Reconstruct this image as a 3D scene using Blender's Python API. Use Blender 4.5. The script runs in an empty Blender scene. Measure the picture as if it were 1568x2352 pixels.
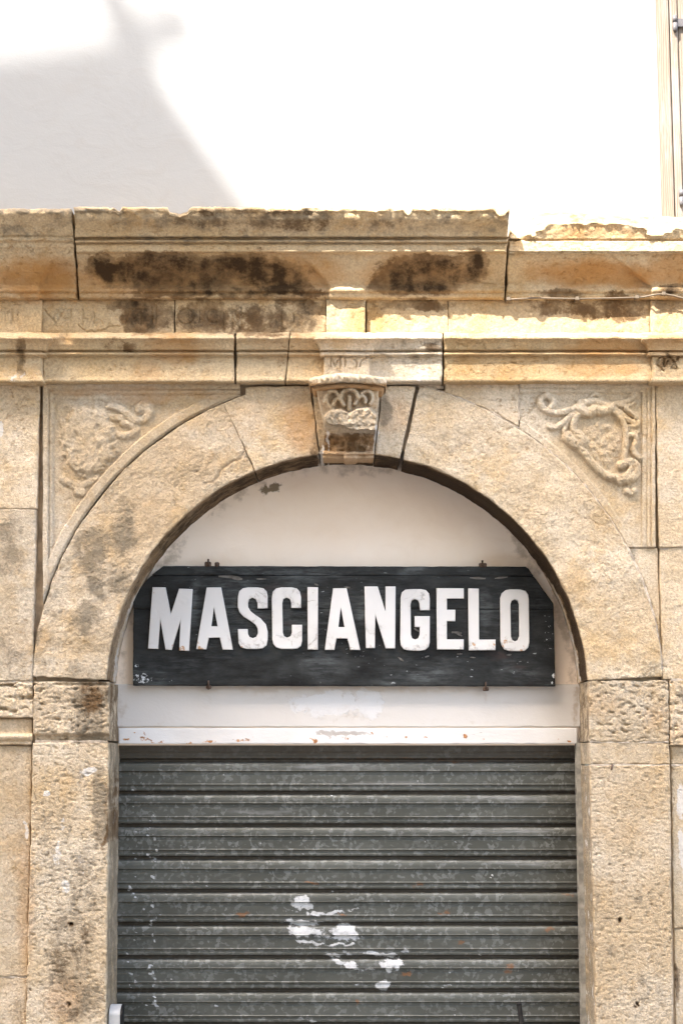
import bpy, bmesh, math, random
import numpy as np
from mathutils import Vector

rnd = random.Random(7)
scene = bpy.context.scene
COL = scene.collection

# ------------------------------------------------------------------ camera
PITCH = math.radians(8.3)
FPX = 3795.0            # focal length in survey pixels (survey frame 1568 x 2352)
CW, CH = 1568.0, 2352.0
CAMY, EYE = -5.42, 1.6
cam_d = bpy.data.cameras.new('camera')
cam = bpy.data.objects.new('camera', cam_d)
COL.objects.link(cam)
cam.location = (0, CAMY, EYE)
cam.rotation_euler = (math.pi / 2 + PITCH, 0, 0)
cam_d.sensor_fit = 'VERTICAL'
cam_d.sensor_height = 36.0
cam_d.sensor_width = 24.0
cam_d.lens = FPX / CH * 36.0
cam_d.clip_start = 0.05
cam_d.clip_end = 300
scene.camera = cam

# ------------------------------------------------------------------ light
LX, LZ = 0.75, 1.55     # sun ray: for each metre towards the wall it goes LX right and LZ down
sun_dir = Vector((LX, 1.0, -LZ)).normalized()
world = bpy.data.worlds.new('World')
scene.world = world
world.use_nodes = True
wn = world.node_tree
wn.nodes.clear()
wo = wn.nodes.new('ShaderNodeOutputWorld')
wb = wn.nodes.new('ShaderNodeBackground')
sky = wn.nodes.new('ShaderNodeTexSky')
sky.sky_type = 'NISHITA'
sky.sun_disc = False
sky.sun_elevation = math.atan2(LZ, math.hypot(LX, 1.0))
sky.sun_rotation = math.atan2(-LX, -1.0)
sky.air_density = 1.1
sky.dust_density = 4.5
sky.ozone_density = 0.4
wb.inputs['Strength'].default_value = 0.15
wn.links.new(sky.outputs[0], wb.inputs[0])
wn.links.new(wb.outputs[0], wo.inputs[0])

sd = bpy.data.lights.new('sun', 'SUN')
sd.energy = 2.3
sd.angle = math.radians(0.53)
sd.color = (1.0, 0.97, 0.93)
so = bpy.data.objects.new('sun', sd)
COL.objects.link(so)
so.location = (-6, -9, 16)
so.rotation_euler = sun_dir.to_track_quat('-Z', 'Y').to_euler()

vs = scene.view_settings
vs.view_transform = 'Standard'
vs.look = 'None'
vs.gamma = 1.0
vs.exposure = 3.12
vs.use_curve_mapping = False
scene.cycles.max_bounces = 10
scene.cycles.diffuse_bounces = 6
scene.cycles.use_denoising = True
scene.cycles.denoising_prefilter = 'NONE'
scene.cycles.denoising_input_passes = 'RGB_ALBEDO_NORMAL'

# ------------------------------------------------------------------ helpers
SP, CP = math.sin(PITCH), math.cos(PITCH)

def W(u, v, y):
    """survey pixel (u, v) of a point standing at depth y -> world point"""
    u = np.asarray(u, float); v = np.asarray(v, float); y = np.asarray(y, float)
    u, v, y = np.broadcast_arrays(u, v, y)
    a = (u - CW / 2) / FPX
    b = (CH / 2 - v) / FPX
    dy = CP - b * SP
    dz = SP + b * CP
    t = (y - CAMY) / dy
    return np.stack([a * t, y, EYE + dz * t], -1)

def w1(u, v, y):
    p = W(u, v, y)
    return Vector((float(p[0]), float(p[1]), float(p[2])))

_rng = np.random.RandomState(11)
_perm = np.concatenate([_rng.permutation(256)] * 3)
_g = _rng.normal(size=(256, 3)); _g /= np.linalg.norm(_g, axis=1)[:, None]

def perlin(p):
    p = np.asarray(p, float)
    i = np.floor(p).astype(int)
    f = p - i
    w = f * f * f * (f * (f * 6 - 15) + 10)
    i &= 255
    out = 0
    for dx in (0, 1):
        wx = w[..., 0] if dx else 1 - w[..., 0]
        for dy in (0, 1):
            wy = w[..., 1] if dy else 1 - w[..., 1]
            for dz in (0, 1):
                wz = w[..., 2] if dz else 1 - w[..., 2]
                h = _perm[_perm[_perm[(i[..., 0] + dx) & 255] + ((i[..., 1] + dy) & 255)] + ((i[..., 2] + dz) & 255)]
                g = _g[h]
                d = g[..., 0] * (f[..., 0] - dx) + g[..., 1] * (f[..., 1] - dy) + g[..., 2] * (f[..., 2] - dz)
                out = out + wx * wy * wz * d
    return out * 1.4

def fbm(p, octv=4, gain=0.5, lac=2.03):
    a, s, out = 1.0, 0.0, 0
    p = np.asarray(p, float)
    for k in range(octv):
        out = out + a * perlin(p + 17.3 * k)
        s += a
        a *= gain
        p = p * lac
    return out / s

def sstep(a, b, x):
    t = np.clip((np.asarray(x, float) - a) / (b - a), 0, 1)
    return t * t * (3 - 2 * t)

def uvp(u, v, sc, w=0.0):
    return np.stack([u / sc, v / sc, np.full_like(np.asarray(u, float), w)], -1)

def tag(o, label=None, cat=None, group=None, kind=None):
    if label: o['label'] = label
    if cat: o['category'] = cat
    if group: o['group'] = group
    if kind: o['kind'] = kind
    return o

def thing(name, label, cat, loc=(0, 0, 0), group=None):
    o = bpy.data.objects.new(name, None)
    o.empty_display_size = 0.1
    COL.objects.link(o)
    o.location = loc
    return tag(o, label, cat, group)

def link(name, me, mat, parent=None, label=None):
    o = bpy.data.objects.new(name, me)
    COL.objects.link(o)
    if mat is not None and len(me.materials) == 0:
        me.materials.append(mat)
    if parent is not None:
        o.parent = parent
        off = Vector((0, 0, 0)); q = parent
        while q is not None:
            off += q.location; q = q.parent
        o.location = -off          # meshes are written in world coordinates
    if label: o['label'] = label
    return o

def mesh_np(name, V, F, smooth=True, stain_shade=None):
    me = bpy.data.meshes.new(name)
    V = np.asarray(V, np.float32); F = np.asarray(F, np.int32)
    n, m, k = len(V), len(F), F.shape[1]
    me.vertices.add(n)
    me.vertices.foreach_set('co', V.ravel())
    me.loops.add(m * k)
    me.loops.foreach_set('vertex_index', F.ravel())
    me.polygons.add(m)
    me.polygons.foreach_set('loop_start', np.arange(0, m * k, k, dtype=np.int32))
    me.polygons.foreach_set('loop_total', np.full(m, k, np.int32))
    me.polygons.foreach_set('use_smooth', np.full(m, smooth, bool))
    if stain_shade is not None:
        at = me.color_attributes.new('stain_shade', 'FLOAT_COLOR', 'POINT')
        at.data.foreach_set('color', np.asarray(stain_shade, np.float32).ravel())
    me.update(calc_edges=True)
    me.validate()
    return me

# ---- stains: dirt that belongs to the stone, and some painted light and shade (channel, u, v, ru, rv, angle, strength)
# channels: 0 dark mould and painted shade, 1 ochre, 2 lime / white paint, 3 grey lichen
STAINS = []
def st(ch, u, v, ru, rv, ang=0, s=1.0):
    STAINS.append((ch, u, v, ru, rv, math.radians(ang), s))

def stain_at(u, v, extra=None):
    out = np.zeros(u.shape + (4,))
    wu = u + 18 * fbm(uvp(u, v, 70, 3.1), 3) + 12 * fbm(uvp(u, v, 17, 1.1), 4, .65)
    wv = v + 18 * fbm(uvp(u, v, 70, 9.7), 3) + 12 * fbm(uvp(u, v, 17, 6.1), 4, .65)
    strk = fbm(np.stack([u / 26, v / 110, 0 * u + 2.2], -1), 4, .6)
    for ch, cu, cv, ru, rv, an, s in STAINS:
        if u.max() < cu - ru * 2 - rv or u.min() > cu + ru * 2 + rv or v.max() < cv - rv * 2 - ru or v.min() > cv + rv * 2 + ru:
            continue
        du, dv = wu - cu, wv - cv
        c, sn = math.cos(an), math.sin(an)
        a = (du * c + dv * sn) / ru
        b = (-du * sn + dv * c) / rv
        d = np.sqrt(a * a + b * b)
        out[..., ch] = np.maximum(out[..., ch], s * (1 - sstep(0.45, 1.35, d)))
    out[..., 0] *= 1 + .45 * strk
    out[..., 3] *= 1 + .6 * strk
    if extra is not None:
        out = np.maximum(out, np.asarray(extra, float))
    return np.clip(out, 0, 1.6)

def axis(length, step, ends=(True, True), fine=(0.0018, 0.0045, 0.009)):
    n = max(2, int(round(length / step)))
    xs = list(np.linspace(0, length, n + 1))
    if ends[0]: xs += [f for f in fine if f < length * .3]
    if ends[1]: xs += [length - f for f in fine if f < length * .3]
    xs = np.unique(np.round(np.array(xs), 6))
    return xs / length

CRACKS = []          # (polyline in survey px, half width px, depth m)
def crack(pts, w=1.7, d=.005):
    r_ = random.Random(len(CRACKS) + 3)
    p = [tuple(q) for q in pts]
    for it in range(3):
        o = [p[0]]
        for a, b in zip(p[:-1], p[1:]):
            L = math.hypot(b[0] - a[0], b[1] - a[1]) * .16
            o += [((a[0] + b[0]) / 2 + r_.uniform(-L, L), (a[1] + b[1]) / 2 + r_.uniform(-L, L)), b]
        p = o
    CRACKS.append((np.array(p), w, d))

def grid_mesh(name, u, v, y, mat, parent, back=0.10, seg=1, rough=0.0022, rscale=9.0, chip=0.006,
              edges='tblr', jitter=1.2, seed=0.0, height=None, skirt_stain=None, extra=None, skirt_rough=0.0, label=None,
              noise_oct=5, pit=0.0, pit_dir=0.5, pit_sc=15.0):
    """a stone: front face given as a grid of survey pixels at depth y, sides running straight back"""
    u = np.array(u, float); v = np.array(v, float); y = np.array(y, float) + np.zeros_like(u)
    ju = fbm(uvp(u, v, 34, seed + .5), 3); jv = fbm(uvp(u, v, 34, seed + 5.5), 3)
    P0 = W(u, v, y)
    def cum(ax):
        d = np.linalg.norm(np.diff(P0, axis=ax), axis=-1)
        z = np.zeros_like(u)
        if ax == 1: z[:, 1:] = np.cumsum(d, 1)
        else: z[1:, :] = np.cumsum(d, 0)
        return z
    cx, cy = cum(1), cum(0)
    dist = np.full_like(u, 9.0)
    if 'l' in edges: dist = np.minimum(dist, cx)
    if 'r' in edges: dist = np.minimum(dist, cx[:, -1:] - cx)
    if 't' in edges: dist = np.minimum(dist, cy)
    if 'b' in edges: dist = np.minimum(dist, cy[-1:, :] - cy)
    stn = stain_at(u, v, extra)
    near = np.exp(-dist / 0.02)
    u2 = u + jitter * ju * (0.4 + 2.0 * near); v2 = v + jitter * jv * (0.4 + 2.0 * near)
    P = W(u2, v2, y)
    q = P * rscale + seed * 3.7
    disp = rough * (fbm(q, noise_oct, 0.55) * 1.6)
    if chip > 0:
        cn = fbm(P * 26 + seed * 1.3, 3)
        r = chip * (0.40 + 4.2 * np.clip(cn, 0, 1))
        t = np.clip(1 - dist / r, 0, 1)
        disp = disp + r * (1 - np.sqrt(np.clip(1 - t * t, 0, 1)))
    if pit:
        c_, s_ = math.cos(pit_dir), math.sin(pit_dir)
        a_ = (u * c_ - v * s_) / (pit_sc * 1.5); b_ = (u * s_ + v * c_) / (pit_sc * .8)
        pn = fbm(np.stack([a_, b_, np.full_like(u, seed)], -1), 5, .78)
        pn2 = fbm(np.stack([a_ * 3.1, b_ * 3.1, np.full_like(u, seed + 40)], -1), 3, .8)
        big_ = .25 + .95 * sstep(-.2, .3, fbm(uvp(u, v, 80, seed + 4), 4, .6))
        stn[..., 1] = np.maximum(stn[..., 1], .62 * big_ * sstep(.16, .5, pn + .35 * pn2))
        disp = disp + pit * big_ * (1.1 * pn + .9 * pn2 + 1.5 * sstep(.22, .5, pn))
    for p_, w_, d_ in CRACKS:
        if p_[:, 0].max() < u.min() or p_[:, 0].min() > u.max() or p_[:, 1].max() < v.min() or p_[:, 1].min() > v.max():
            continue
        ch_ = stroke_h(u, v, p_, w_, 1.0)
        disp = disp + d_ * ch_
        stn[..., 1] = np.maximum(stn[..., 1], .35 * stroke_h(u, v, p_, w_ * 2.2, 1.0))
        stn[..., 0] = np.maximum(stn[..., 0], .22 * ch_)
    if height is not None:
        disp = disp - height
    P[..., 1] += disp
    R, C = u.shape
    idx = np.arange(R * C).reshape(R, C)
    F = np.stack([idx[:-1, :-1], idx[1:, :-1], idx[1:, 1:], idx[:-1, 1:]], -1).reshape(-1, 4)
    V = [P.reshape(-1, 3)]; S = [stn.reshape(-1, 4)]
    # sides
    loop = np.concatenate([idx[:-1, 0], idx[-1, :-1], idx[:0:-1, -1], idx[0, :0:-1]])
    L = len(loop)
    b0 = V[0][loop]
    base = R * C
    rings = []
    for k in range(seg + 1):
        f = k / seg
        ring = b0.copy()
        ring[:, 1] = b0[:, 1] + (back - b0[:, 1]) * f
        if skirt_rough and 0 < k:
            nr = fbm(ring * 14 + seed, 4)
            c0 = b0.mean(0)
            dirv = ring - c0; dirv[:, 1] = 0
            dirv /= (np.linalg.norm(dirv, axis=1)[:, None] + 1e-6)
            ring += dirv * (nr * skirt_rough - skirt_rough * .3)[:, None]
        rings.append(ring)
        V.append(ring)
        s = S[0][loop].copy()
        if callable(skirt_stain):
            s = np.maximum(s, skirt_stain(f, u.reshape(-1)[loop], v.reshape(-1)[loop]))
        elif skirt_stain is not None and k > 0:
            s = np.maximum(s, np.asarray(skirt_stain, float)[None, :])
        elif skirt_stain is not None:
            s = np.maximum(s, 0.4 * np.asarray(skirt_stain, float)[None, :])
        S.append(s)
    nF = [F]
    ar = np.arange(L); nx = (ar + 1) % L
    for k in range(seg):
        o0, o1 = base + k * L, base + (k + 1) * L
        nF.append(np.stack([o0 + nx, o0 + ar, o1 + ar, o1 + nx], -1))
    me = mesh_np(name, np.concatenate(V), np.concatenate(nF), True, np.concatenate(S))
    return link(name, me, mat, parent, label)

def quad_stone(name, c, y, mat, parent, step=0.006, **kw):
    """c = four survey corners TL, TR, BR, BL"""
    c = np.array(c, float)
    PW = W(c[:, 0], c[:, 1], y)
    lw = np.linalg.norm(PW[1] - PW[0]); lh = np.linalg.norm(PW[3] - PW[0])
    s = axis(lw, step)[None, :]; t = axis(lh, step)[:, None]
    u = (1 - t) * ((1 - s) * c[0, 0] + s * c[1, 0]) + t * ((1 - s) * c[3, 0] + s * c[2, 0])
    v = (1 - t) * ((1 - s) * c[0, 1] + s * c[1, 1]) + t * ((1 - s) * c[3, 1] + s * c[2, 1])
    return grid_mesh(name, u, v, y, mat, parent, **kw)

def moulding(name, ul, ur, prof, mat, parent, step=0.008, yoff=None, voff=None, vstep=2.2, **kw):
    """a moulded block: profile [(v, y)...] run from ul(v) to ur(v)"""
    pv = np.array([p[0] for p in prof], float); py = np.array([p[1] for p in prof], float)
    vs_ = [pv[0]]
    for a, b in zip(pv[:-1], pv[1:]):
        n = max(1, int(math.ceil((b - a) / vstep)))
        vs_ += list(np.linspace(a, b, n + 1)[1:])
    vs_ = np.array(vs_)
    ys = np.interp(vs_, pv, py)
    k = np.array([.2, .6, .2])
    ysm = ys.copy(); ysm[1:-1] = k[0] * ys[:-2] + k[1] * ys[1:-1] + k[2] * ys[2:]
    ul = ul if callable(ul) else (lambda v, y, a=ul: a + 0 * v)
    ur = ur if callable(ur) else (lambda v, y, a=ur: a + 0 * v)
    lu, ru = ul(vs_, ysm), ur(vs_, ysm)
    s = axis((np.mean(ru) - np.mean(lu)) / 700, step)[None, :]
    u = lu[:, None] * (1 - s) + ru[:, None] * s
    v = vs_[:, None] + 0 * u
    y = ysm[:, None] + 0 * u
    if yoff is not None: y = y + yoff(u, v)
    if voff is not None: v = v + voff(u, v)
    return grid_mesh(name, u, v, y, mat, parent, **kw)

def line_u(v0, u0, v1, u1):
    return lambda v, y=None: u0 + (u1 - u0) * (v - v0) / (v1 - v0)

def stroke_h(u, v, pts, r, h, soft=1.0):
    """height of a carved ridge along a polyline (survey px)"""
    pts = np.array(pts, float)
    best = np.full(u.shape, 1e9)
    for a, b in zip(pts[:-1], pts[1:]):
        d = b - a; L2 = max(1e-9, d @ d)
        t = np.clip(((u - a[0]) * d[0] + (v - a[1]) * d[1]) / L2, 0, 1)
        best = np.minimum(best, np.hypot(u - a[0] - t * d[0], v - a[1] - t * d[1]))
    x = np.clip(1 - (best / r) ** 2, 0, 1)
    return h * (.6 * np.clip(x * 1.9, 0, 1) ** .7 + .4 * x) if soft >= 1 else h * x

def smooth_pts(pts, n=2):
    p = np.array(pts, float)
    for _ in range(n):
        a = p[:-1] * .75 + p[1:] * .25; b = p[:-1] * .25 + p[1:] * .75
        p = np.concatenate([p[:1], np.stack([a, b], 1).reshape(-1, 2), p[-1:]])
    return p

def box_mesh(name, lo, hi, bev=0.0, segs=1):
    bm = bmesh.new()
    bmesh.ops.create_cube(bm, size=1)
    for vv in bm.verts:
        vv.co = Vector([(lo[i] + hi[i]) / 2 + vv.co[i] * (hi[i] - lo[i]) for i in range(3)])
    if bev > 0:
        bmesh.ops.bevel(bm, geom=bm.edges[:], offset=bev, segments=segs, affect='EDGES', profile=.6)
    me = bpy.data.meshes.new(name)
    bm.to_mesh(me); bm.free()
    return me

def tube_mesh(name, pts, r, n=8, caps=True, taper=None):
    pts = [Vector(p) for p in pts]
    bm = bmesh.new()
    rings = []
    for i, p in enumerate(pts):
        d = (pts[min(i + 1, len(pts) - 1)] - pts[max(i - 1, 0)]).normalized()
        ref = Vector((0, 0, 1)) if abs(d.z) < .9 else Vector((1, 0, 0))
        a = d.cross(ref).normalized(); b = a.cross(d).normalized()
        rr = r * (taper[i] if taper else 1)
        rings.append([bm.verts.new(p + rr * (math.cos(2 * math.pi * k / n) * a + math.sin(2 * math.pi * k / n) * b)) for k in range(n)])
    for r0, r1 in zip(rings[:-1], rings[1:]):
        for k in range(n):
            bm.faces.new((r0[k], r0[(k + 1) % n], r1[(k + 1) % n], r1[k]))
    if caps:
        bm.faces.new(rings[0][::-1]); bm.faces.new(rings[-1])
    bmesh.ops.recalc_face_normals(bm, faces=bm.faces[:])
    for f in bm.faces: f.smooth = len(f.verts) == 4
    me = bpy.data.meshes.new(name)
    bm.to_mesh(me); bm.free()
    return me

def poly_prism(name, outline, y0, y1):
    """outline: [(x, z)...] in world metres, prism from depth y0 (front) to y1"""
    bm = bmesh.new()
    a = [bm.verts.new((x, y0, z)) for x, z in outline]
    b = [bm.verts.new((x, y1, z)) for x, z in outline]
    bm.faces.new(a); bm.faces.new(b[::-1])
    n = len(a)
    for i in range(n):
        bm.faces.new((a[i], b[i], b[(i + 1) % n], a[(i + 1) % n]))
    bmesh.ops.recalc_face_normals(bm, faces=bm.faces[:])
    me = bpy.data.meshes.new(name)
    bm.to_mesh(me); bm.free()
    return me

# ------------------------------------------------------------------ materials
class NT:
    def __init__(self, name):
        self.m = bpy.data.materials.new(name)
        self.m.use_nodes = True
        self.t = self.m.node_tree
        self.t.nodes.clear()
        self.out = self.t.nodes.new('ShaderNodeOutputMaterial')
        self.b = self.t.nodes.new('ShaderNodeBsdfPrincipled')
        self.t.links.new(self.b.outputs[0], self.out.inputs[0])
        self.pos = self.t.nodes.new('ShaderNodeNewGeometry').outputs['Position']
    def put(self, sock, val):
        if hasattr(val, 'node') or isinstance(val, bpy.types.NodeSocket):
            self.t.links.new(val, sock)
        elif isinstance(val, (tuple, list)):
            sock.default_value = (*val, 1.0) if len(val) == 3 and len(sock.default_value) == 4 else val
        else:
            sock.default_value = val
    def noise(self, scale, detail=4, rough=.5, stretch=None, off=(0, 0, 0), dist=0.0):
        n = self.t.nodes.new('ShaderNodeTexNoise')
        mp = self.t.nodes.new('ShaderNodeMapping')
        mp.inputs['Location'].default_value = off
        if stretch: mp.inputs['Scale'].default_value = stretch
        self.t.links.new(self.pos, mp.inputs[0])
        self.t.links.new(mp.outputs[0], n.inputs['Vector'])
        n.inputs['Scale'].default_value = scale
        n.inputs['Detail'].default_value = detail
        n.inputs['Roughness'].default_value = rough
        n.inputs['Distortion'].default_value = dist
        return n.outputs['Fac']
    def voro(self, scale, feature='F1', stretch=None, out='Distance', rand=1.0):
        n = self.t.nodes.new('ShaderNodeTexVoronoi')
        n.feature = feature
        mp = self.t.nodes.new('ShaderNodeMapping')
        if stretch: mp.inputs['Scale'].default_value = stretch
        self.t.links.new(self.pos, mp.inputs[0])
        self.t.links.new(mp.outputs[0], n.inputs['Vector'])
        n.inputs['Scale'].default_value = scale
        n.inputs['Randomness'].default_value = rand
        return n.outputs[out]
    def mr(self, x, a, b, c=0.0, d=1.0, smooth=True):
        n = self.t.nodes.new('ShaderNodeMapRange')
        if smooth: n.interpolation_type = 'SMOOTHSTEP'
        self.put(n.inputs['Value'], x)
        n.inputs['From Min'].default_value = a; n.inputs['From Max'].default_value = b
        n.inputs['To Min'].default_value = c; n.inputs['To Max'].default_value = d
        return n.outputs[0]
    def math(self, op, a, b=0.0, clamp=False):
        n = self.t.nodes.new('ShaderNodeMath')
        n.operation = op; n.use_clamp = clamp
        self.put(n.inputs[0], a); self.put(n.inputs[1], b)
        return n.outputs[0]
    def mix(self, f, a, b, mode='MIX'):
        n = self.t.nodes.new('ShaderNodeMix')
        n.data_type = 'RGBA'; n.blend_type = mode
        self.put(n.inputs[0], f)
        self.put(n.inputs[6], a); self.put(n.inputs[7], b)
        return n.outputs[2]
    def grey(self, x):
        n = self.t.nodes.new('ShaderNodeCombineColor')
        for i in range(3): self.put(n.inputs[i], x)
        return n.outputs[0]
    def attr(self, name='stain_shade'):
        n = self.t.nodes.new('ShaderNodeAttribute')
        n.attribute_name = name
        s = self.t.nodes.new('ShaderNodeSeparateColor')
        self.t.links.new(n.outputs['Color'], s.inputs[0])
        return s.outputs[0], s.outputs[1], s.outputs[2], n.outputs['Alpha']
    def rand(self):
        return self.t.nodes.new('ShaderNodeObjectInfo').outputs['Random']
    def sep(self):
        s = self.t.nodes.new('ShaderNodeSeparateXYZ')
        self.t.links.new(self.pos, s.inputs[0])
        return s.outputs
    def bump(self, h, dist=.004, strength=1.0, prev=None):
        n = self.t.nodes.new('ShaderNodeBump')
        n.inputs['Strength'].default_value = strength
        n.inputs['Distance'].default_value = dist
        self.put(n.inputs['Height'], h)
        if prev is not None: self.t.links.new(prev, n.inputs['Normal'])
        return n.outputs[0]
    def done(self, col, rough=.85, normal=None, metal=0.0, spec=.3):
        self.put(self.b.inputs['Base Color'], col)
        self.put(self.b.inputs['Roughness'], rough)
        self.put(self.b.inputs['Metallic'], metal)
        self.b.inputs['Specular IOR Level'].default_value = spec
        if normal is not None: self.t.links.new(normal, self.b.inputs['Normal'])
        return self.m

def stone_material(name, A, B, tool=0.0):
    n = NT(name)
    big = n.noise(2.6, 4, .55)
    mid = n.noise(16, 10, .74)
    fine = n.noise(130, 5, .7)
    pitn = n.noise(60, 6, .7, stretch=(.8, .8, 1.2))
    spk = n.noise(15, 10, .78, off=(4, 1, 7))
    spk2 = n.noise(5.5, 8, .7, off=(9, 3, 2))
    col = n.mix(n.mr(big, .36, .60), A, B)
    col = n.mix(n.mr(mid, .48, .74, 0, .6), col, (A[0] * .84, A[1] * .71, A[2] * .50))
    col = n.mix(n.mr(mid, .28, .42, .45, 0), col, (min(1, A[0] * 1.16), A[1] * 1.20, A[2] * 1.30))
    col = n.mix(n.mr(spk2, .50, .68, 0, .6), col, (A[0] * .80, A[1] * .64, A[2] * .40))
    col = n.mix(1.0, col, n.grey(n.mr(fine, .32, .68, .72, 1.20, False)), 'MULTIPLY')
    pit = n.mr(pitn, .56, .66)
    dens = n.mr(n.noise(4.2, 3, .5, off=(5, 0, 8)), .35, .65, .25, 1)
    pit = n.math('MULTIPLY', pit, dens)
    col = n.mix(n.math('MULTIPLY', pit, .5), col, (A[0] * .58, A[1] * .42, A[2] * .25))
    rd = n.rand()
    col = n.mix(1.0, col, n.grey(n.mr(rd, 0, 1, .86, 1.07, False)), 'MULTIPLY')
    r2 = n.math('FRACT', n.math('MULTIPLY', rd, 7.31))
    col = n.mix(n.mr(r2, .2, 1, 0, .24), col, n.mix(1.0, col, (1.06, .90, .70), 'MULTIPLY'))
    dk, oc, wh, gr = n.attr()
    mod = n.math('MULTIPLY', n.math('SUBTRACT', spk, .5), 3.0)
    mod2 = n.math('MULTIPLY', n.math('SUBTRACT', spk2, .5), 2.0)
    fo = n.math('MULTIPLY', n.math('ADD', oc, n.math('MULTIPLY', mod2, .5)), oc, True)
    col = n.mix(n.math('MULTIPLY', fo, .9), col, (.37, .185, .058))
    fg = n.mr(n.math('ADD', gr, mod), .30, .95)
    fg = n.math('MULTIPLY', fg, n.mr(gr, .02, .2))
    col = n.mix(n.math('MULTIPLY', fg, .80), col, (.185, .148, .100))
    wet = n.math('ADD', dk, n.math('MULTIPLY', mod, .8))
    f1 = n.math('MULTIPLY', n.mr(wet, .18, .55), n.mr(dk, .02, .2))
    f1 = n.math('MULTIPLY', f1, n.mr(spk2, .36, .62, .95, .42))
    col = n.mix(f1, col, n.mix(n.mr(spk, .4, .6), (.155, .085, .034), (.095, .052, .022)))
    f2 = n.math('MULTIPLY', n.mr(n.math('ADD', n.math('ADD', dk, n.math('MULTIPLY', mod, .55)), n.math('MULTIPLY', mod2, .8)), .62, 1.15), n.mr(dk, .1, .5))
    col = n.mix(n.math('MULTIPLY', f2, .92), col, (.030, .017, .008))
    fw = n.mr(n.math('ADD', wh, mod), .45, .72)
    fw = n.math('MULTIPLY', fw, n.mr(wh, .02, .2))
    col = n.mix(n.math('MULTIPLY', fw, .85), col, (.60, .56, .50))
    h = n.math('ADD', n.math('MULTIPLY', mid, 1.0), n.math('MULTIPLY', fine, .30))
    h = n.math('SUBTRACT', h, n.math('MULTIPLY', pit, .22))
    if tool:
        tl = n.noise(60, 4, .6, stretch=(.8, 1, 1.1), off=(2, 2, 2))
        h = n.math('ADD', h, n.math('MULTIPLY', tl, tool))
    nm = n.bump(h, .010, 1.0)
    return n.done(col, .92, nm, 0, .12)

M_STONE = stone_material('sandstone', (.580, .490, .368), (.485, .376, .242))
M_ROUGH = stone_material('tooled_sandstone', (.580, .488, .364), (.485, .374, .240), tool=.5)
M_WARM = stone_material('ochre_sandstone', (.47, .342, .188), (.51, .392, .242))

def plaster_material(name, A, B, soil=(.30, .22, .14), bumpd=.0012):
    n = NT(name)
    big = n.noise(1.7, 5, .55, dist=.6)
    sw = n.noise(7, 5, .6, stretch=(1, 1, 1.6), dist=1.2)
    fine = n.noise(140, 3, .6)
    col = n.mix(n.mr(big, .3, .7), A, B)
    col = n.mix(n.mr(sw, .45, .8, 0, .25), col, (A[0] * .82, A[1] * .76, A[2] * .68))
    dk, oc, wh, gr = n.attr()
    spk = n.noise(30, 8, .7, off=(1, 5, 2))
    mod = n.math('MULTIPLY', n.math('SUBTRACT', spk, .5), 1.9)
    col = n.mix(n.math('MULTIPLY', n.math('ADD', oc, n.math('MULTIPLY', mod, .2)), oc, True), col, (A[0] * .72, A[1] * .58, A[2] * .42))
    fg = n.math('MULTIPLY', n.mr(n.math('ADD', gr, mod), .35, .95), n.mr(gr, .02, .3))
    col = n.mix(n.math('MULTIPLY', fg, .6), col, soil)
    fd = n.math('MULTIPLY', n.mr(n.math('ADD', dk, mod), .5, .75), n.mr(dk, .02, .3))
    col = n.mix(n.math('MULTIPLY', fd, .85), col, (.11, .075, .03))
    fw = n.math('MULTIPLY', n.mr(n.math('ADD', wh, mod), .45, .6), n.mr(wh, .02, .3))
    col = n.mix(n.math('MULTIPLY', fw, .5), col, (.62, .62, .62))
    h = n.math('ADD', n.math('MULTIPLY', sw, .45), n.math('MULTIPLY', fine, .12))
    h = n.math('SUBTRACT', h, n.math('MULTIPLY', fw, .3))
    return n.done(col, .85, n.bump(h, bumpd * 3, .8), 0, .2)

M_WALL = plaster_material('white_plaster', (.288, .290, .284), (.278, .279, .273))
M_TYMP = plaster_material('cream_plaster', (.86, .73, .59), (.88, .77, .645))

def simple(name, col, rough=.6, metal=0.0, var=.2, scale=20, spec=.3, bump=0.0):
    n = NT(name)
    f = n.noise(scale, 5, .6)
    c = n.mix(n.mr(f, .3, .7), tuple(x * (1 - var) for x in col), tuple(min(1, x * (1 + var)) for x in col))
    nm = n.bump(f, bump, 1.0) if bump else None
    return n.done(c, rough, nm, metal, spec)

# white painted metal with rust
def rusty_white():
    n = NT('rusty_white_paint')
    dk, oc, wh, gr = n.attr()
    spk = n.noise(48, 6, .65, stretch=(.8, 1, 1.4))
    col = n.mix(n.mr(n.noise(5, 4), .3, .7), (.66, .64, .61), (.60, .57, .53))
    f = n.math('MULTIPLY', n.mr(n.math('ADD', oc, n.math('MULTIPLY', n.math('SUBTRACT', spk, .5), 3.2)), .78, .95), n.mr(oc, .02, .2))
    col = n.mix(f, col, n.mix(n.mr(n.noise(120, 2), .4, .6), (.46, .21, .06), (.22, .09, .03)))
    fg = n.math('MULTIPLY', n.mr(n.math('ADD', gr, n.math('MULTIPLY', n.math('SUBTRACT', spk, .5), 2.0)), .6, .8), gr)
    col = n.mix(fg, col, (.40, .36, .32))
    h = n.math('ADD', spk, n.math('MULTIPLY', fg, -.6))
    return n.done(col, .45, n.bump(h, .0015, .8), 0, .4)
M_LINTEL = rusty_white()

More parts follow.
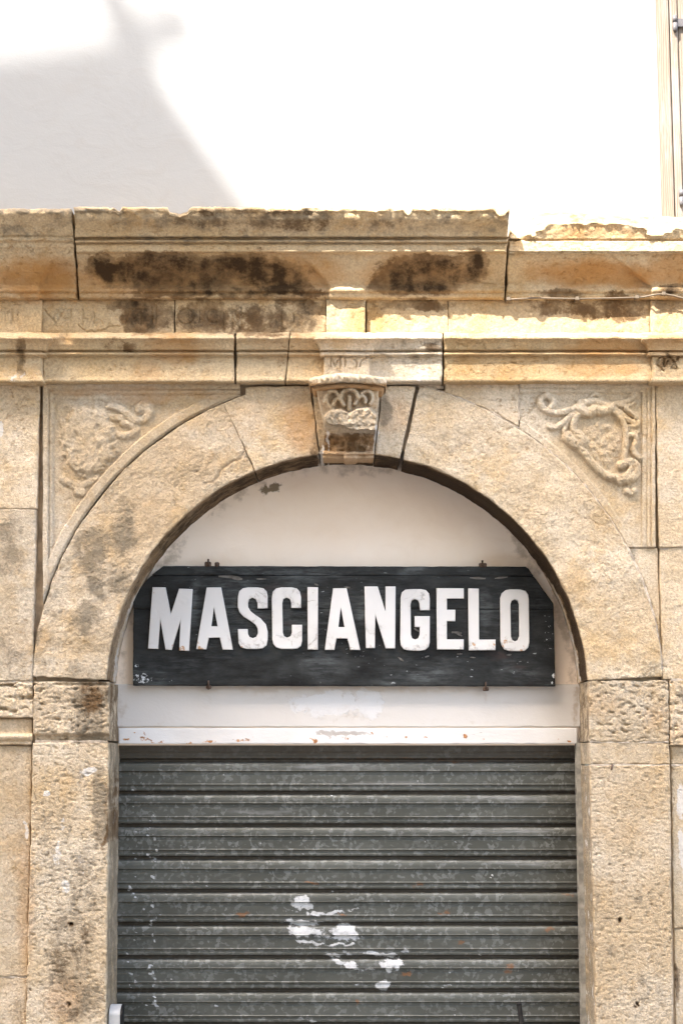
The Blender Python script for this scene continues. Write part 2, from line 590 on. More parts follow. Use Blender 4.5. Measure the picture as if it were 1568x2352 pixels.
def galv():
    n = NT('galvanised_steel')
    dk, oc, wh, gr = n.attr()
    vc = n.t.nodes.new('ShaderNodeTexVoronoi')
    mp = n.t.nodes.new('ShaderNodeMapping')
    mp.inputs['Scale'].default_value = (1, .4, 1.0)
    n.t.links.new(n.pos, mp.inputs[0])
    nd = n.t.nodes.new('ShaderNodeTexNoise')
    n.t.links.new(mp.outputs[0], nd.inputs['Vector']); nd.inputs['Scale'].default_value = 60
    ad = n.t.nodes.new('ShaderNodeVectorMath'); ad.operation = 'MULTIPLY_ADD'
    n.t.links.new(nd.outputs['Color'], ad.inputs[0]); ad.inputs[1].default_value = (.02, .02, .02)
    n.t.links.new(mp.outputs[0], ad.inputs[2])
    n.t.links.new(ad.outputs[0], vc.inputs['Vector']); vc.inputs['Scale'].default_value = 88
    sp = n.t.nodes.new('ShaderNodeSeparateColor')
    n.t.links.new(vc.outputs['Color'], sp.inputs[0])
    cell = sp.outputs[0]
    cell2 = n.math('MULTIPLY', n.mr(cell, .60, .92), n.mr(n.noise(9, 5, .65), .30, .62, .15, 1))
    big = n.noise(3, 5, .6, stretch=(1, 1, 2.5))
    col = n.mix(n.mr(big, .3, .7), (.062, .063, .052), (.094, .096, .082))
    col = n.mix(n.math('MULTIPLY', cell2, .62), col, (.205, .212, .20))
    col = n.mix(n.mr(n.noise(60, 5, .7), .5, .8, 0, .35), col, (.06, .06, .05))
    strk = n.noise(11, 6, .7, stretch=(.35, 1, 4))
    col = n.mix(n.math('MULTIPLY', n.mr(gr, .1, .8), n.mr(strk, .44, .74)), col, (.20, .20, .19))
    spk = n.noise(34, 8, .72, stretch=(.8, 1, 1.2))
    mod = n.math('MULTIPLY', n.math('SUBTRACT', spk, .5), 3.4)
    fo = n.math('MULTIPLY', n.mr(n.math('ADD', oc, mod), .45, 1.15), n.mr(oc, .02, .2))
    col = n.mix(n.math('MULTIPLY', fo, .8), col, (.17, .075, .026))
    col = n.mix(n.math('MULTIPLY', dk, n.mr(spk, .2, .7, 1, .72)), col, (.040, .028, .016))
    fw = n.math('MULTIPLY', n.mr(n.math('ADD', wh, n.math('MULTIPLY', mod, 1.0)), .34, .62), n.mr(wh, .02, .2))
    col = n.mix(n.math('MULTIPLY', fw, n.mr(n.noise(40, 6, .75, off=(1, 1, 4)), .3, .6, .45, 1)), col, (.50, .50, .49))
    met = n.math('MULTIPLY', n.math('SUBTRACT', 1, n.math('MAXIMUM', fw, n.math('MAXIMUM', fo, dk)), True), .32)
    h = n.math('ADD', n.math('MULTIPLY', spk, .4), fw)
    return n.done(col, n.mr(cell, 0, 1, .5, .38), n.bump(h, .0009, .8), met, .35)
M_GALV = galv()

def sign_board():
    n = NT('black_sign_paint')
    s = n.noise(7, 10, .76, stretch=(.6, 1, 1.9))
    s2 = n.noise(26, 8, .78, stretch=(.4, 1, 2.6))
    blob = n.noise(4, 4, .6, off=(3, 0, 1))
    col = n.mix(n.mr(s, .36, .70), (.0035, .003, .0025), (.026, .028, .0265))
    col = n.mix(n.math('MULTIPLY', n.mr(s2, .40, .72), n.mr(blob, .42, .66)), col, (.070, .077, .076))
    col = n.mix(n.mr(n.noise(5, 4, .6, stretch=(.6, 1, 2), off=(9, 2, 0)), .60, .72, 0, .6), col, (.045, .028, .024))
    fl = n.math('MULTIPLY', n.mr(n.noise(75, 4, .6, stretch=(.5, 1, 1.5)), .665, .71), n.mr(n.noise(5, 2, .5, off=(7, 7, 1)), .48, .62))
    col = n.mix(n.math('MULTIPLY', fl, .7), col, (.42, .44, .44))
    dk, oc, wh, gr = n.attr()
    fw = n.math('MULTIPLY', n.mr(n.math('ADD', wh, n.math('MULTIPLY', n.math('SUBTRACT', n.noise(90, 5, .7), .5), 3)), .85, .95), n.mr(wh, .02, .2))
    col = n.mix(fw, col, (.55, .56, .56))
    col = n.mix(n.math('MULTIPLY', gr, n.mr(s2, .35, .65)), col, (.12, .13, .13))
    h = n.math('ADD', n.math('MULTIPLY', s2, .6), n.math('MULTIPLY', s, .5))
    return n.done(col, n.mr(s, .3, .7, .45, .65), n.bump(h, .0016, .9), 0, .22)
M_SIGN = sign_board()

def letter_paint():
    n = NT('flaking_white_enamel')
    x, y, z = n.sep()
    z0 = float(W(700, 1495, .18)[2])
    low = n.mr(n.math('SUBTRACT', z, z0), 0.0, .07, 1, 0)
    pn = n.noise(26, 5, .6, off=(2, 0, 5))
    ridge = n.math('ABSOLUTE', n.math('SUBTRACT', n.noise(13, 5, .6, dist=.8), .5))
    crack = n.mr(ridge, .0, .012, 1, 0)
    cz = n.mr(n.math('ADD', n.noise(8, 3), n.math('MULTIPLY', low, .12)), .54, .66)
    crack = n.math('MULTIPLY', crack, cz)
    col = n.mix(n.mr(n.noise(4, 3), .3, .7), (.63, .612, .585), (.575, .552, .52))
    col = n.mix(n.math('MULTIPLY', crack, .7), col, (.33, .28, .23))
    rust = n.mr(n.math('ADD', pn, n.math('MULTIPLY', low, .13)), .71, .76)
    col = n.mix(n.math('MULTIPLY', rust, .85), col, (.40, .20, .07))
    lift = n.noise(15, 3, .5, off=(5, 5, 5))
    h = n.math('SUBTRACT', n.math('MULTIPLY', lift, n.mr(cz, 0, 1, .25, 1)), n.math('MULTIPLY', crack, .8))
    return n.done(col, .38, n.bump(h, .0035, .7), 0, .45)
M_LETTER = letter_paint()

M_LEDGE = simple('letter_side', (.42, .30, .20), .7)
M_IRON = simple('rusty_iron', (.085, .055, .038), .7, .2, .4, 60, .3, .001)
M_CABLE = simple('brown_cable', (.14, .105, .07), .6)
M_GREY = simple('grey_painted_steel', (.50, .485, .455), .5, .0, .1, 30)
M_HINGE = simple('grey_hinge_steel', (.085, .078, .078), .5, .0, .2, 60)
M_DARKM = simple('dark_metal', (.014, .013, .012), .55, .3, .3, 40)
M_RAIL = simple('weathered_rail', (.26, .24, .20), .7, .1, .35, 25, .2, .001)
M_BACK = simple('dark_mortar', (.36, .28, .19), .95, 0, .3, 15)
M_RUBBLE = simple('lime_mortar', (.46, .38, .29), .95, 0, .3, 60, .1, .004)
M_HOUSE = simple('pale_house_plaster', (.56, .47, .37), .9, 0, .08, 2)
M_ROOF = simple('roof_tile', (.42, .24, .14), .85, 0, .25, 6)
M_FLAKE = simple('curled_paint', (.16, .15, .135), .6)

def wood_mat():
    n = NT('pale_pine_wood')
    x, y, z = n.sep()
    wv = n.t.nodes.new('ShaderNodeTexWave')
    mp = n.t.nodes.new('ShaderNodeMapping'); mp.inputs['Scale'].default_value = (1, 1, .12)
    n.t.links.new(n.pos, mp.inputs[0]); n.t.links.new(mp.outputs[0], wv.inputs['Vector'])
    wv.wave_type = 'BANDS'; wv.bands_direction = 'X'
    wv.inputs['Scale'].default_value = 40; wv.inputs['Distortion'].default_value = 7
    wv.inputs['Detail'].default_value = 3; wv.inputs['Detail Scale'].default_value = 1.2
    col = n.mix(n.mr(wv.outputs['Fac'], .2, .9), (.205, .165, .125), (.172, .132, .096))
    pa = n.noise(8, 5, .65, stretch=(2, 2, .5))
    col = n.mix(n.mr(pa, .42, .62), col, (.23, .204, .176))
    return n.done(col, .7, n.bump(wv.outputs['Fac'], .0015, .5), 0, .2)
M_WOOD = wood_mat()

def street_mat():
    n = NT('street_paving')
    e = n.mr(n.voro(3.2, 'DISTANCE_TO_EDGE', rand=.5), 0, .03)
    col = n.mix(e, (.12, .10, .085), n.mix(n.noise(4, 4), (.28, .245, .205), (.22, .19, .16)))
    return n.done(col, .85, n.bump(e, .01), 0, .2)
M_STREET = street_mat()

# ------------------------------------------------------------------ ground and the house across the street
me = mesh_np('street', [(-80, -80, 0), (80, -80, 0), (80, 80, 0), (-80, 80, 0)], [(0, 1, 2, 3)], False)
tag(link('street', me, M_STREET), kind='structure')

YH = -6.6
house = thing('opposite_house', 'tall pale plastered house across the street with a stepped roof line', 'building', (-7, YH, 0))
def occ(u, v, y):                       # the point of the opposite house whose shadow falls on (u, v) at depth y
    p = W(u, v, y); k = y - YH
    return (float(p[0]) - LX * k, float(p[2]) + LZ * k)
EAVE = occ(900, 846, 0.0)[1]
link('wall', box_mesh('wall', (-15, YH - 7, 0), (3.0, YH - .012, EAVE)), M_HOUSE, house)
gab = [occ(-900, 210, .05), occ(0, 104, .05), occ(268, 64, .05), occ(330, 128, .05), occ(590, 490, .05), occ(830, 846, .05)]
gab = [(gab[0][0], EAVE - .05)] + gab[:-1] + [(gab[-1][0], EAVE - .05)]
link('gable', poly_prism('gable', gab, YH, YH - .10), M_HOUSE, house)
a0, a1 = occ(322, 140, .05), occ(228, -70, .05)
link('chimney_pipe', tube_mesh('chimney_pipe', [(a0[0] + .1, YH, a0[1] - .3), (a0[0], YH, a0[1]), (a1[0], YH, a1[1])], .052, 10), M_DARKM, house)
b0, b1 = occ(330, 82, .05), occ(436, 44, .05)
link('stay', tube_mesh('stay', [(b0[0] - .1, YH, b0[1] - .03), (b1[0], YH, b1[1])], .050, 10), M_DARKM, house)

# ------------------------------------------------------------------ stains and painted tones of the stonework
for a in [
    # mould in the cove and on the frieze
    (0, 285, 628, 95, 34, 6), (0, 400, 635, 190, 44, 0, .85), (0, 620, 640, 110, 40, 0, .8), (0, 980, 635, 130, 44, -8, .8), (0, 240, 612, 46, 26, 10), (0, 400, 605, 150, 26, -2), (0, 520, 608, 120, 28, 0), (0, 380, 655, 150, 20, 4, .8),
    (0, 620, 625, 75, 38, 12), (0, 665, 640, 62, 34, 25, .9), (0, 560, 660, 130, 18, 0, .6), (0, 640, 672, 110, 16, 0, .95), (0, 420, 676, 150, 10, 0, .9),
    (0, 930, 625, 85, 40, -15), (0, 1000, 610, 95, 26, -12, .9), (0, 1095, 610, 30, 42, 20), (0, 960, 660, 110, 22, 0), (0, 1050, 640, 60, 16, -10, .8),
    (0, 330, 728, 62, 46, 0, .95), (0, 300, 700, 60, 14, 0, .9), (0, 372, 725, 40, 40, 0, .55), (0, 470, 728, 80, 44, 0, .72), (0, 600, 740, 150, 40, 0, .55), (3, 560, 730, 200, 40, 0, .6),
    (0, 690, 708, 70, 26, 20, .6), (0, 940, 703, 110, 16, 0, .6), (0, 1300, 702, 90, 26, 0, .62), (0, 1420, 705, 80, 34, 0, .62), (0, 1540, 700, 60, 26, 0, .55),
    (0, 1300, 672, 70, 12, 0, .6), (0, 1545, 665, 40, 14, 0, .9),
    (3, 1380, 500, 300, 14, 2, 1.0), (0, 1350, 498, 200, 8, 3, .32), (3, 1230, 508, 70, 14, -14, .9), (3, 1320, 500, 16, 10, 0, 1.0), (0, 1320, 500, 14, 9, 0, .6), (3, 1520, 518, 70, 14, 0, .6),  # grey painted in to tone down sunlight on the broken slope, plus brown specks
    # lichen along the cornice lip, grey lines in the grooves beneath
    (3, 120, 484, 200, 10, 0, .8), (3, 560, 505, 360, 34, 0, .62), (3, 800, 520, 300, 26, 0, .5), (0, 620, 512, 240, 14, 0, .4), (3, 560, 500, 320, 22, 0, .72), (3, 850, 515, 260, 26, 0, .6), (3, 1060, 515, 130, 34, 0, .6), (3, 300, 505, 160, 16, 0, .55),
    (0, 560, 488, 160, 10, 0, .45), (0, 830, 510, 160, 12, 0, .35), (3, 600, 548, 560, 8, 0, .6), (3, 600, 560, 560, 5, 0, .5),
    (3, 60, 528, 90, 22, 0, .5), (3, 130, 505, 60, 22, 0, .5),
    # ochre; along the cove it also stands for warm bounced light
    (1, 90, 640, 130, 60, 0, .95), (1, 330, 640, 220, 60, 0, .8), (1, 640, 630, 200, 60, 0, .8), (1, 960, 630, 180, 60, 0, .8), (1, 1380, 630, 190, 44, 0, 1.0), (1, 1540, 620, 80, 50, 0, .9),
    (1, 1360, 530, 140, 24, 0, .7), (1, 300, 565, 250, 22, 0, .35), (1, 400, 800, 90, 40, 0, .75), (1, 340, 845, 50, 40, 0, .6), (1, 460, 800, 90, 22, 0, .55),
    (1, 1390, 800, 120, 30, 0, .9), (1, 1350, 845, 90, 30, 0, .7), (1, 1530, 790, 60, 40, 0, .7), (1, 1440, 850, 40, 24, 0, .8), (1, 1150, 830, 120, 40, 0, .45),
    (1, 100, 790, 120, 40, 0, .5), (1, 650, 800, 100, 40, 0, .5), (1, 260, 900, 170, 14, 0, .6), (1, 450, 905, 120, 14, 0, .5), (1, 340, 915, 90, 14, 0, .6),
    (1, 690, 980, 50, 80, -10, .7), (1, 900, 960, 40, 60, 10, .6), (1, 560, 960, 60, 60, 0, .35), (1, 1300, 1360, 60, 60, 0, .3), (1, 1400, 1910, 120, 30, 0, .3),
    (1, 60, 2080, 26, 200, 0, .55), (1, 40, 1900, 60, 120, 0, .25), (1, 150, 2290, 60, 60, 0, .7), (1, 1490, 560, 60, 14, 0, .4),
    (1, 1430, 1040, 60, 80, 0, .18), (1, 180, 1060, 60, 90, 0, .2), (1, 60, 1480, 70, 60, 0, .25),
    # runs on the left pilaster head
    (0, 46, 800, 12, 30, 0, .75), (0, 48, 840, 9, 36, 0, .6), (0, 270, 790, 40, 14, 0, .5), (0, 300, 800, 20, 14, 0, .6), (0, 280, 845, 16, 20, 0, .35),
    (0, 1530, 835, 36, 22, -20, .55), (3, 960, 790, 70, 40, 0, .5), (3, 920, 815, 60, 40, 0, .55), (0, 980, 795, 40, 10, 0, .4),
    # grey patches on the arch and the piers
    (3, 215, 1260, 55, 70, 15, .85), (3, 285, 1215, 40, 70, 10, .85), (3, 245, 1340, 60, 60, 0, .8), (3, 200, 1420, 45, 50, 15, .85), (3, 120, 1385, 40, 40, 0, .55),
    (3, 215, 1600, 60, 55, 0, 1.0), (3, 210, 1670, 55, 50, 0, .85), (0, 215, 1600, 40, 40, 0, .45), (3, 230, 1695, 60, 18, 0, .9),
    (3, 180, 1780, 60, 60, 0, .45), (3, 130, 1960, 60, 120, 0, .5), (3, 190, 2050, 60, 130, 0, .6), (3, 165, 2180, 70, 170, 6, .62), (0, 215, 2150, 40, 110, 0, .2),
    (3, 230, 1860, 22, 130, 0, .9), (0, 247, 1880, 7, 110, 4, .55), (0, 160, 2200, 60, 60, 0, .2), (3, 180, 2300, 70, 60, 0, .7), (0, 170, 2330, 40, 40, 0, .2),
    (3, 150, 2000, 120, 340, 0, .30), (3, 60, 2150, 30, 200, 0, .2), (3, 20, 1260, 60, 90, 0, .62), (3, 30, 1040, 40, 100, 0, .35), (3, 25, 1500, 50, 60, 0, .5), (3, 85, 1420, 14, 80, 0, .7), (3, 20, 2320, 60, 50, 0, .45),
    (3, 1045, 1010, 50, 40, 30, .45), (3, 1010, 960, 40, 50, 0, .4), (3, 730, 1020, 36, 30, 0, .6), (3, 885, 945, 22, 40, 0, .8), (0, 722, 1032, 16, 20, 0, .5),
    (3, 1390, 2110, 50, 26, 0, .4), (3, 1490, 2250, 60, 90, 0, .4), (3, 1365, 2120, 18, 130, 0, .45), (3, 1460, 2063, 12, 12, 0, .8), (3, 1395, 2185, 30, 30, 0, .45), (3, 1565, 1600, 16, 24, 0, .8),
    (0, 1553, 2270, 6, 40, 0, .8), (0, 1556, 2230, 5, 16, 0, .8), (1, 1380, 1620, 60, 40, 0, .35), (1, 1500, 1650, 40, 40, 0, .4), (1, 1550, 1680, 40, 30, 0, .4),
    (3, 400, 1110, 40, 24, -40, .25), (1, 120, 1330, 26, 26, 0, .4), (3, 460, 1010, 40, 16, -35, .35), (1, 340, 1190, 80, 80, 0, .25), (1, 420, 1060, 80, 60, 0, .22),
    # lime washes
    (2, 135, 1960, 9, 36, 0, .8), (2, 140, 1900, 8, 20, 0, .6), (2, 190, 1850, 16, 22, 0, .55), (2, 110, 1820, 14, 10, 0, .7), (2, 150, 2040, 9, 20, 0, .7), (2, 205, 1775, 26, 14, 0, .65),
    (2, 4, 985, 9, 22, 0, 1.0), (2, 1565, 1850, 12, 50, 0, 1.0), (2, 1568, 1950, 9, 60, 0, 1.0), (2, 170, 2000, 40, 50, 0, .3), (2, 965, 870, 8, 10, 0, .9),
    (2, 60, 1900, 5, 30, 0, .7), (2, 140, 1205, 8, 10, 0, .5), (2, 155, 1210, 6, 8, 0, .5), (2, 735, 1040, 8, 22, 0, .9), (2, 752, 1010, 5, 40, 0, .7), (2, 865, 990, 6, 30, 0, .8),
    (2, 60, 870, 60, 16, 0, .3), (2, 350, 865, 180, 14, 0, .3), (2, 980, 850, 40, 26, 0, .35),
]: st(*a)

for c_, w_, d_ in (([(1310, 1175), (1350, 1190), (1402, 1216)], 1.3, .003), ([(1330, 1240), (1365, 1246), (1425, 1292)], 1.2, .0025), ([(470, 1112), (530, 1062), (566, 1026)], 2.6, .004),
           ([(1385, 1450), (1420, 1470), (1432, 1490)], 1.2, .002), ([(1478, 1555), (1500, 1535), (1530, 1532)], 1.6, .004), ([(600, 1010), (640, 1000), (700, 1012)], 1.2, .002),
           ([(180, 745.5), (191, 757), (217, 762), (239, 758), (257, 748), (275, 749)], 1.5, .004), ([(125, 748), (145, 753), (155, 746)], 1.2, .003),
           ([(1060, 630), (1100, 650), (1140, 655)], 1.6, .004), ([(700, 575), (740, 600), (745, 640)], 1.2, .002), ([(1440, 590), (1458, 620), (1463, 655)], 1.4, .003), ([(1515, 1965), (1545, 1978)], 1.0, .002)):
    crack(c_, w_, d_)

# ------------------------------------------------------------------ the stone shopfront
front = thing('stone_shopfront', 'weathered sandstone arched shopfront with moulded cornice under the white wall', 'building', (0, 0, 0))

LO, RO = -420.0, 1990.0       # how far the masonry is built beyond the picture

# cornice --------------------------------------------------------------
COVE = [(583, -.098), (590, -.092), (600, -.080), (615, -.062), (630, -.045), (645, -.031), (655, -.024), (658, -.026), (664, -.034),
        (670, -.032), (674, -.022), (677, -.024), (684, -.020), (688, -.008), (690, .008)]
C2 = [(479, -.165), (482, -.186), (489, -.190), (492, -.182), (505, -.172), (520, -.152), (535, -.136), (544, -.130), (546.5, -.106), (550, -.106),
      (552, -.128), (556.5, -.128), (558.5, -.104), (561, -.114), (577, -.117), (580, -.112)] + COVE
C1 = [(483, -.15), (486, -.180), (492, -.184), (505, -.166), (520, -.148), (535, -.135), (541, -.131), (543, -.124), (546, -.123), (548, -.130),
      (553, -.130), (555, -.119), (566, -.117), (572, -.110)] + COVE
def ress(u, v):
    t = np.clip((v - 583) / 75.0, 0, 1)
    out = 0
    for c, w0, w1_ in ((797, 108, 42), (-20, 146, 112), (1640, 240, 146)):
        hw = w0 + (w1_ - w0) * t
        out = out + (-.020) * sstep(0, 1, t * 1.6) * (1 - sstep(hw - 5, hw + 5, np.abs(u - c)))
    return out
def lip_v(amp, seed):
    def f(u, v):
        t = 1 - sstep(483, 512, v)
        f0 = fbm(uvp(u, v * 0, 75, seed), 5, .6)
        n = .95 * sstep(.10, .24, f0) + .45 * sstep(.24, .40, f0) + .14 * fbm(uvp(u, v * 0, 12, seed + 9), 4, .7) - .35
        return t * amp * (n * 1.5)
    return f
def lip_y(amp, seed):
    def f(u, v):
        t = 1 - sstep(486, 505, v)
        return ress(u, v) + t * amp * np.clip(fbm(uvp(u, v, 22, seed), 4), -.2, 1)
    return f
moulding('cornice_block', LO, line_u(483, 164, 690, 178), C1, M_WARM, front, yoff=lip_y(.03, 2.2), voff=lip_v(9, 1.0), chip=.010, rough=.008, rscale=12, seed=1.0, back=.06)
moulding('cornice_block', line_u(479, 168, 690, 183), line_u(479, 1170, 690, 1156), C2, M_WARM, front, yoff=lip_y(.03, 5.2), voff=lip_v(9, 7.0), chip=.009, rough=.003, seed=2.0, back=.06)
# broken block on the right: its lip is gone, a rough slope runs up to the wall
def c3():
    ul, ur = line_u(485, 1174, 690, 1161), 1995.0
    rows = np.concatenate([np.arange(486, 584, 1.6), np.arange(584, 691, 2.4)])
    s = axis((ur - 1170) / 700, .006)[None, :]
    lu = ul(rows)[:, None]
    u = lu + (ur - lu) * s
    v = rows[:, None] + 0 * u
    cv = np.array([p[0] for p in COVE], float); cy = np.array([p[1] for p in COVE], float)
    brk = 513 + 14 * sstep(1250, 1190, u) + 15 * sstep(1262, 1240, u) + 7 * fbm(uvp(u, 0 * v, 70, 4.4), 5, .65) + 9 * sstep(.05, .16, fbm(uvp(u, 0 * v, 60, 14.4), 5, .62)) + 12 * sstep(1420, 1480, u) + 8 * sstep(1478, 1490, u) * sstep(1530, 1516, u)
    top = 486 + 12 * sstep(1290, 1190, u) + 6 * fbm(uvp(u, 0 * v, 60, 8.4), 3) + 10 * sstep(1380, 1500, u)
    a = np.clip((v - 486) / (brk - 486), 0, 1)
    y = .052 - .182 * a ** .8
    y = y + .022 * fbm(uvp(u, v, 26, 6.0), 4) * np.clip(a * 3, 0, 1)
    lipy = -.130
    low = np.clip((v - brk) / np.maximum(549 - brk, 4), 0, 1)
    y = np.where(v > brk, lipy + .018 * low ** .7 + .006 * fbm(uvp(u, v, 20, 2.0), 3), y)
    y = np.where((v > 549) & (v <= 554), -.104, y)
    y = np.where((v > 554) & (v <= 578), -.117 + .004 * fbm(uvp(u, v, 14, 9.0), 3), y)
    y = np.where((v > 578) & (v < 583), -.110, y)
    y = np.where(v >= 583, np.interp(v, cv, cy), y)
    y = y + ress(u, v)
    v = v + (top - 486) * np.clip(1 - (v - 486) / 30, 0, 1)
    # stepped corner eaten away at the joint
    y = y + .055 * sstep(1212, 1186, u + (v - 540) * .5) * sstep(590, 560, v)
    grid_mesh('cornice_block', u, v, y, M_WARM, front, back=.06, chip=.006, rough=.004, rscale=16, seed=3.0, jitter=1.5)
c3()

# frieze -----------------------------------------------------------------
def glyphs(u, v, strokes, r=1.9, d=.0042):
    h = np.zeros_like(u)
    for pts in strokes:
        h = np.minimum(h, -stroke_h(u, v, smooth_pts(pts, 2) if len(pts) > 2 else pts, r, d))
    return h
k4 = lambda x, y: (x * .1992, 679.7 + y * .1992)           # survey of the left end of the inscription
k5 = lambda x, y: (275.6 + x * .3105, 679.7 + y * .3105)
GL_LEFT = [[k4(320, 235), k4(322, 340)], [k4(140, 150), k4(142, 330)], [k4(210, 150), k4(212, 330)], [k4(60, 150), k4(62, 330)]]
GL_F1 = [[k4(680, 160), k4(615, 245)], [k4(515, 165), k4(540, 195)], [k4(540, 200), k4(640, 300)], [k4(710, 153), k4(818, 153)], [k4(815, 153), k4(812, 320)],
         [k4(735, 160), k4(640, 320)], [k4(740, 262), k4(812, 262)], [k4(952, 160), k4(952, 330)], [k4(952, 263), k4(1010, 263)], [k4(1085, 190), k4(1083, 320)],
         [k4(1130, 275), k4(1165, 280), k4(1180, 320)],
         [k5(70, 100), k5(40, 210)], [k5(85, 98), k5(190, 98)], [k5(152, 100), k5(155, 215)], [k5(236, 95), k5(238, 210)], [k5(268, 95), k5(266, 205)]]
def ring(cx, cy, rx, ry, a0=0, a1=360, n=14):
    return [(cx + rx * math.cos(math.radians(a0 + (a1 - a0) * i / n)), cy + ry * math.sin(math.radians(a0 + (a1 - a0) * i / n))) for i in range(n + 1)]
GL_F2 = [[k5(*p) for p in ring(488, 152, 58, 56)], [k5(588, 110), k5(590, 200)], [k5(*p) for p in ring(690, 150, 48, 50, 60, 300)],
         [k5(765, 120), k5(760, 245)], [k5(832, 245), k5(826, 110), k5(842, 100)], [k5(842, 100), k5(885, 250)], [k5(895, 90), k5(890, 250)],
         [k5(1193, 95), k5(1195, 245)], [k5(1195, 95), k5(1250, 100), k5(1285, 140), k5(1285, 190), k5(1250, 240), k5(1190, 250)]]
def frieze(name_u0, name_u1, y, seed, strokes=None, mat=M_WARM, step=.004, **kw):
    u0, u1 = name_u0, name_u1
    s = axis((u1 - u0) / 700, step)[None, :]; t = axis(.112, step)[:, None]
    u = u0 + (u1 - u0) * s + 0 * t
    v = 688 + 79 * t + 0 * s
    h = glyphs(u, v, strokes) if strokes else np.zeros_like(u)
    h = h - .006 * np.clip(fbm(uvp(u, v, 40, seed + 3), 4) - .12, 0, 1) * 3
    return grid_mesh('frieze_block', u, v, y, mat, front, back=.10, seed=seed, height=h, rough=.0032, chip=.004, **kw)
frieze(LO, 96, -.014, 11, GL_LEFT, step=.006)
frieze(97, 400.5, .004, 12, GL_F1, step=.0028)
frieze(403.5, 748, .002, 13, GL_F2, step=.0028)
frieze(749.5, 838, -.020, 14, step=.004)
frieze(842, 1028, .004, 15)
frieze(1029, 1491, .003, 16)
frieze(1494, RO, -.016, 17, step=.006)

# architrave -------------------------------------------------------------
AR = [(763, -.030), (767, -.052), (774, -.074), (778, -.076), (780, -.070), (788, -.057), (798, -.050), (804, -.048), (806, -.028), (808.5, -.028),
      (810, -.048), (816, -.047), (818, -.024), (822, -.029), (850, -.028), (866, -.031), (872, -.037), (877, -.035), (880, -.018)]
RES = .026
AR2 = [(v, y - RES) for v, y in AR]
def ar_v(seed, amp=3.0):
    return lambda u, v: amp * fbm(uvp(u, 0 * v, 50, seed), 4) * (1 - sstep(775, 800, v))
def dip(u, v):      # chipped lip beside the left pilaster head, and the worn lip on the right
    d = .040 * np.exp(-((u - 152) / 13) ** 2) * (1 - sstep(778, 792, v))
    return d
k = 700.0
moulding('architrave_block', LO, lambda v, y: 98 + (-y - .031 ) * k * .72, AR, M_WARM, front, yoff=lambda u, v: 0 * u - RES, voff=ar_v(21, 2), seed=21, chip=.006, back=.08)
moulding('architrave_block', 99, line_u(763, 537, 880, 538), AR, M_WARM, front, yoff=dip, voff=ar_v(22), seed=22, chip=.007, back=.08, step=.006)
moulding('architrave_block', 543, line_u(770, 665, 880, 654), AR, M_WARM, front, voff=ar_v(23), seed=23, chip=.005, back=.08, step=.006)
moulding('architrave_block', line_u(770, 667, 880, 656), 760, AR, M_WARM, front, voff=ar_v(23), seed=24, chip=.004, back=.08, step=.006)
moulding('architrave_block', 835, 1015, AR, M_STONE, front, voff=ar_v(25, 5), yoff=lambda u, v: .012 * sstep(900, 990, u) * (1 - sstep(775, 800, v)), seed=25, chip=.008, back=.08, step=.006)
moulding('architrave_block', 1020, 1500, AR, M_WARM, front, voff=ar_v(26, 6), yoff=lambda u, v: .020 * np.clip(fbm(uvp(u, v, 60, 31), 3), 0, 1) * (1 - sstep(775, 812, v)), seed=26, chip=.010, back=.08, step=.006)
c6 = lambda x, y: (1432.9 + x * .10152, 643 + y * .10152)
GL_R = [[c6(740, 1920), c6(890, 2060)], [c6(730, 1830), c6(790, 1740), c6(880, 1720), c6(900, 1850), c6(870, 1950)], [c6(1010, 1700), c6(1120, 1850), c6(1210, 2010)],
        [c6(1225, 1740), c6(1040, 2010)], [c6(980, 1830), c6(900, 1960)], [c6(1080, 2000), c6(1200, 2010)]]
def pil_right():
    prof_h = lambda u, v: None
    pv = np.array([p[0] for p in AR2]); py = np.array([p[1] for p in AR2])
    rows = np.unique(np.concatenate([np.arange(763, 881, 2.0), pv]))
    ys = np.interp(rows, pv, py)
    lu = 1497 - (-ys - .057) * k * .72
    s = np.concatenate([np.linspace(0, .18, 70), np.linspace(.18, 1, 80)[1:]])[None, :]
    u = lu[:, None] + (RO - lu[:, None]) * s
    v = rows[:, None] + 0 * u
    grid_mesh('architrave_block', u, v, ys[:, None] + 0 * u, M_WARM, front, back=.08, seed=27, chip=.006, height=glyphs(u, v, GL_R, 2.0, .007))
pil_right()
c4 = lambda x, y: (459.3 + x * .3515, 440.9 + y * .3515)
MDC = [[c4(852, 1140), c4(855, 1080)], [c4(855, 1080), c4(880, 1135)], [c4(880, 1135), c4(912, 1078)], [c4(912, 1078), c4(915, 1140)],
       [c4(945, 1080), c4(946, 1140)], [c4(945, 1080), c4(985, 1080), c4(1015, 1100), c4(1025, 1120), c4(1018, 1142)],
       [c4(1082, 1082), c4(1060, 1090), c4(1046, 1110), c4(1044, 1140)]]
def cap_center():
    pv = np.array([p[0] for p in AR2]); py = np.array([p[1] for p in AR2])
    rows = np.unique(np.concatenate([np.arange(763, 872, 1.8), pv[pv < 870]]))
    ys = np.interp(rows, pv, py)
    ov = (-ys - .057) * k * .72
    lu, ru = 743 - ov, 849 + ov
    s = np.linspace(0, 1, 100)[None, :]
    u = lu[:, None] + (ru - lu)[:, None] * s
    v = rows[:, None] + 0 * u
    h = glyphs(u, v, MDC, 1.9, .006)
    grid_mesh('pilaster_capital', u, v, ys[:, None] + 0 * u, M_STONE, front, back=.06, seed=28, chip=.007, height=h,
              label='small pilaster head carved with the letters MDC')
cap_center()

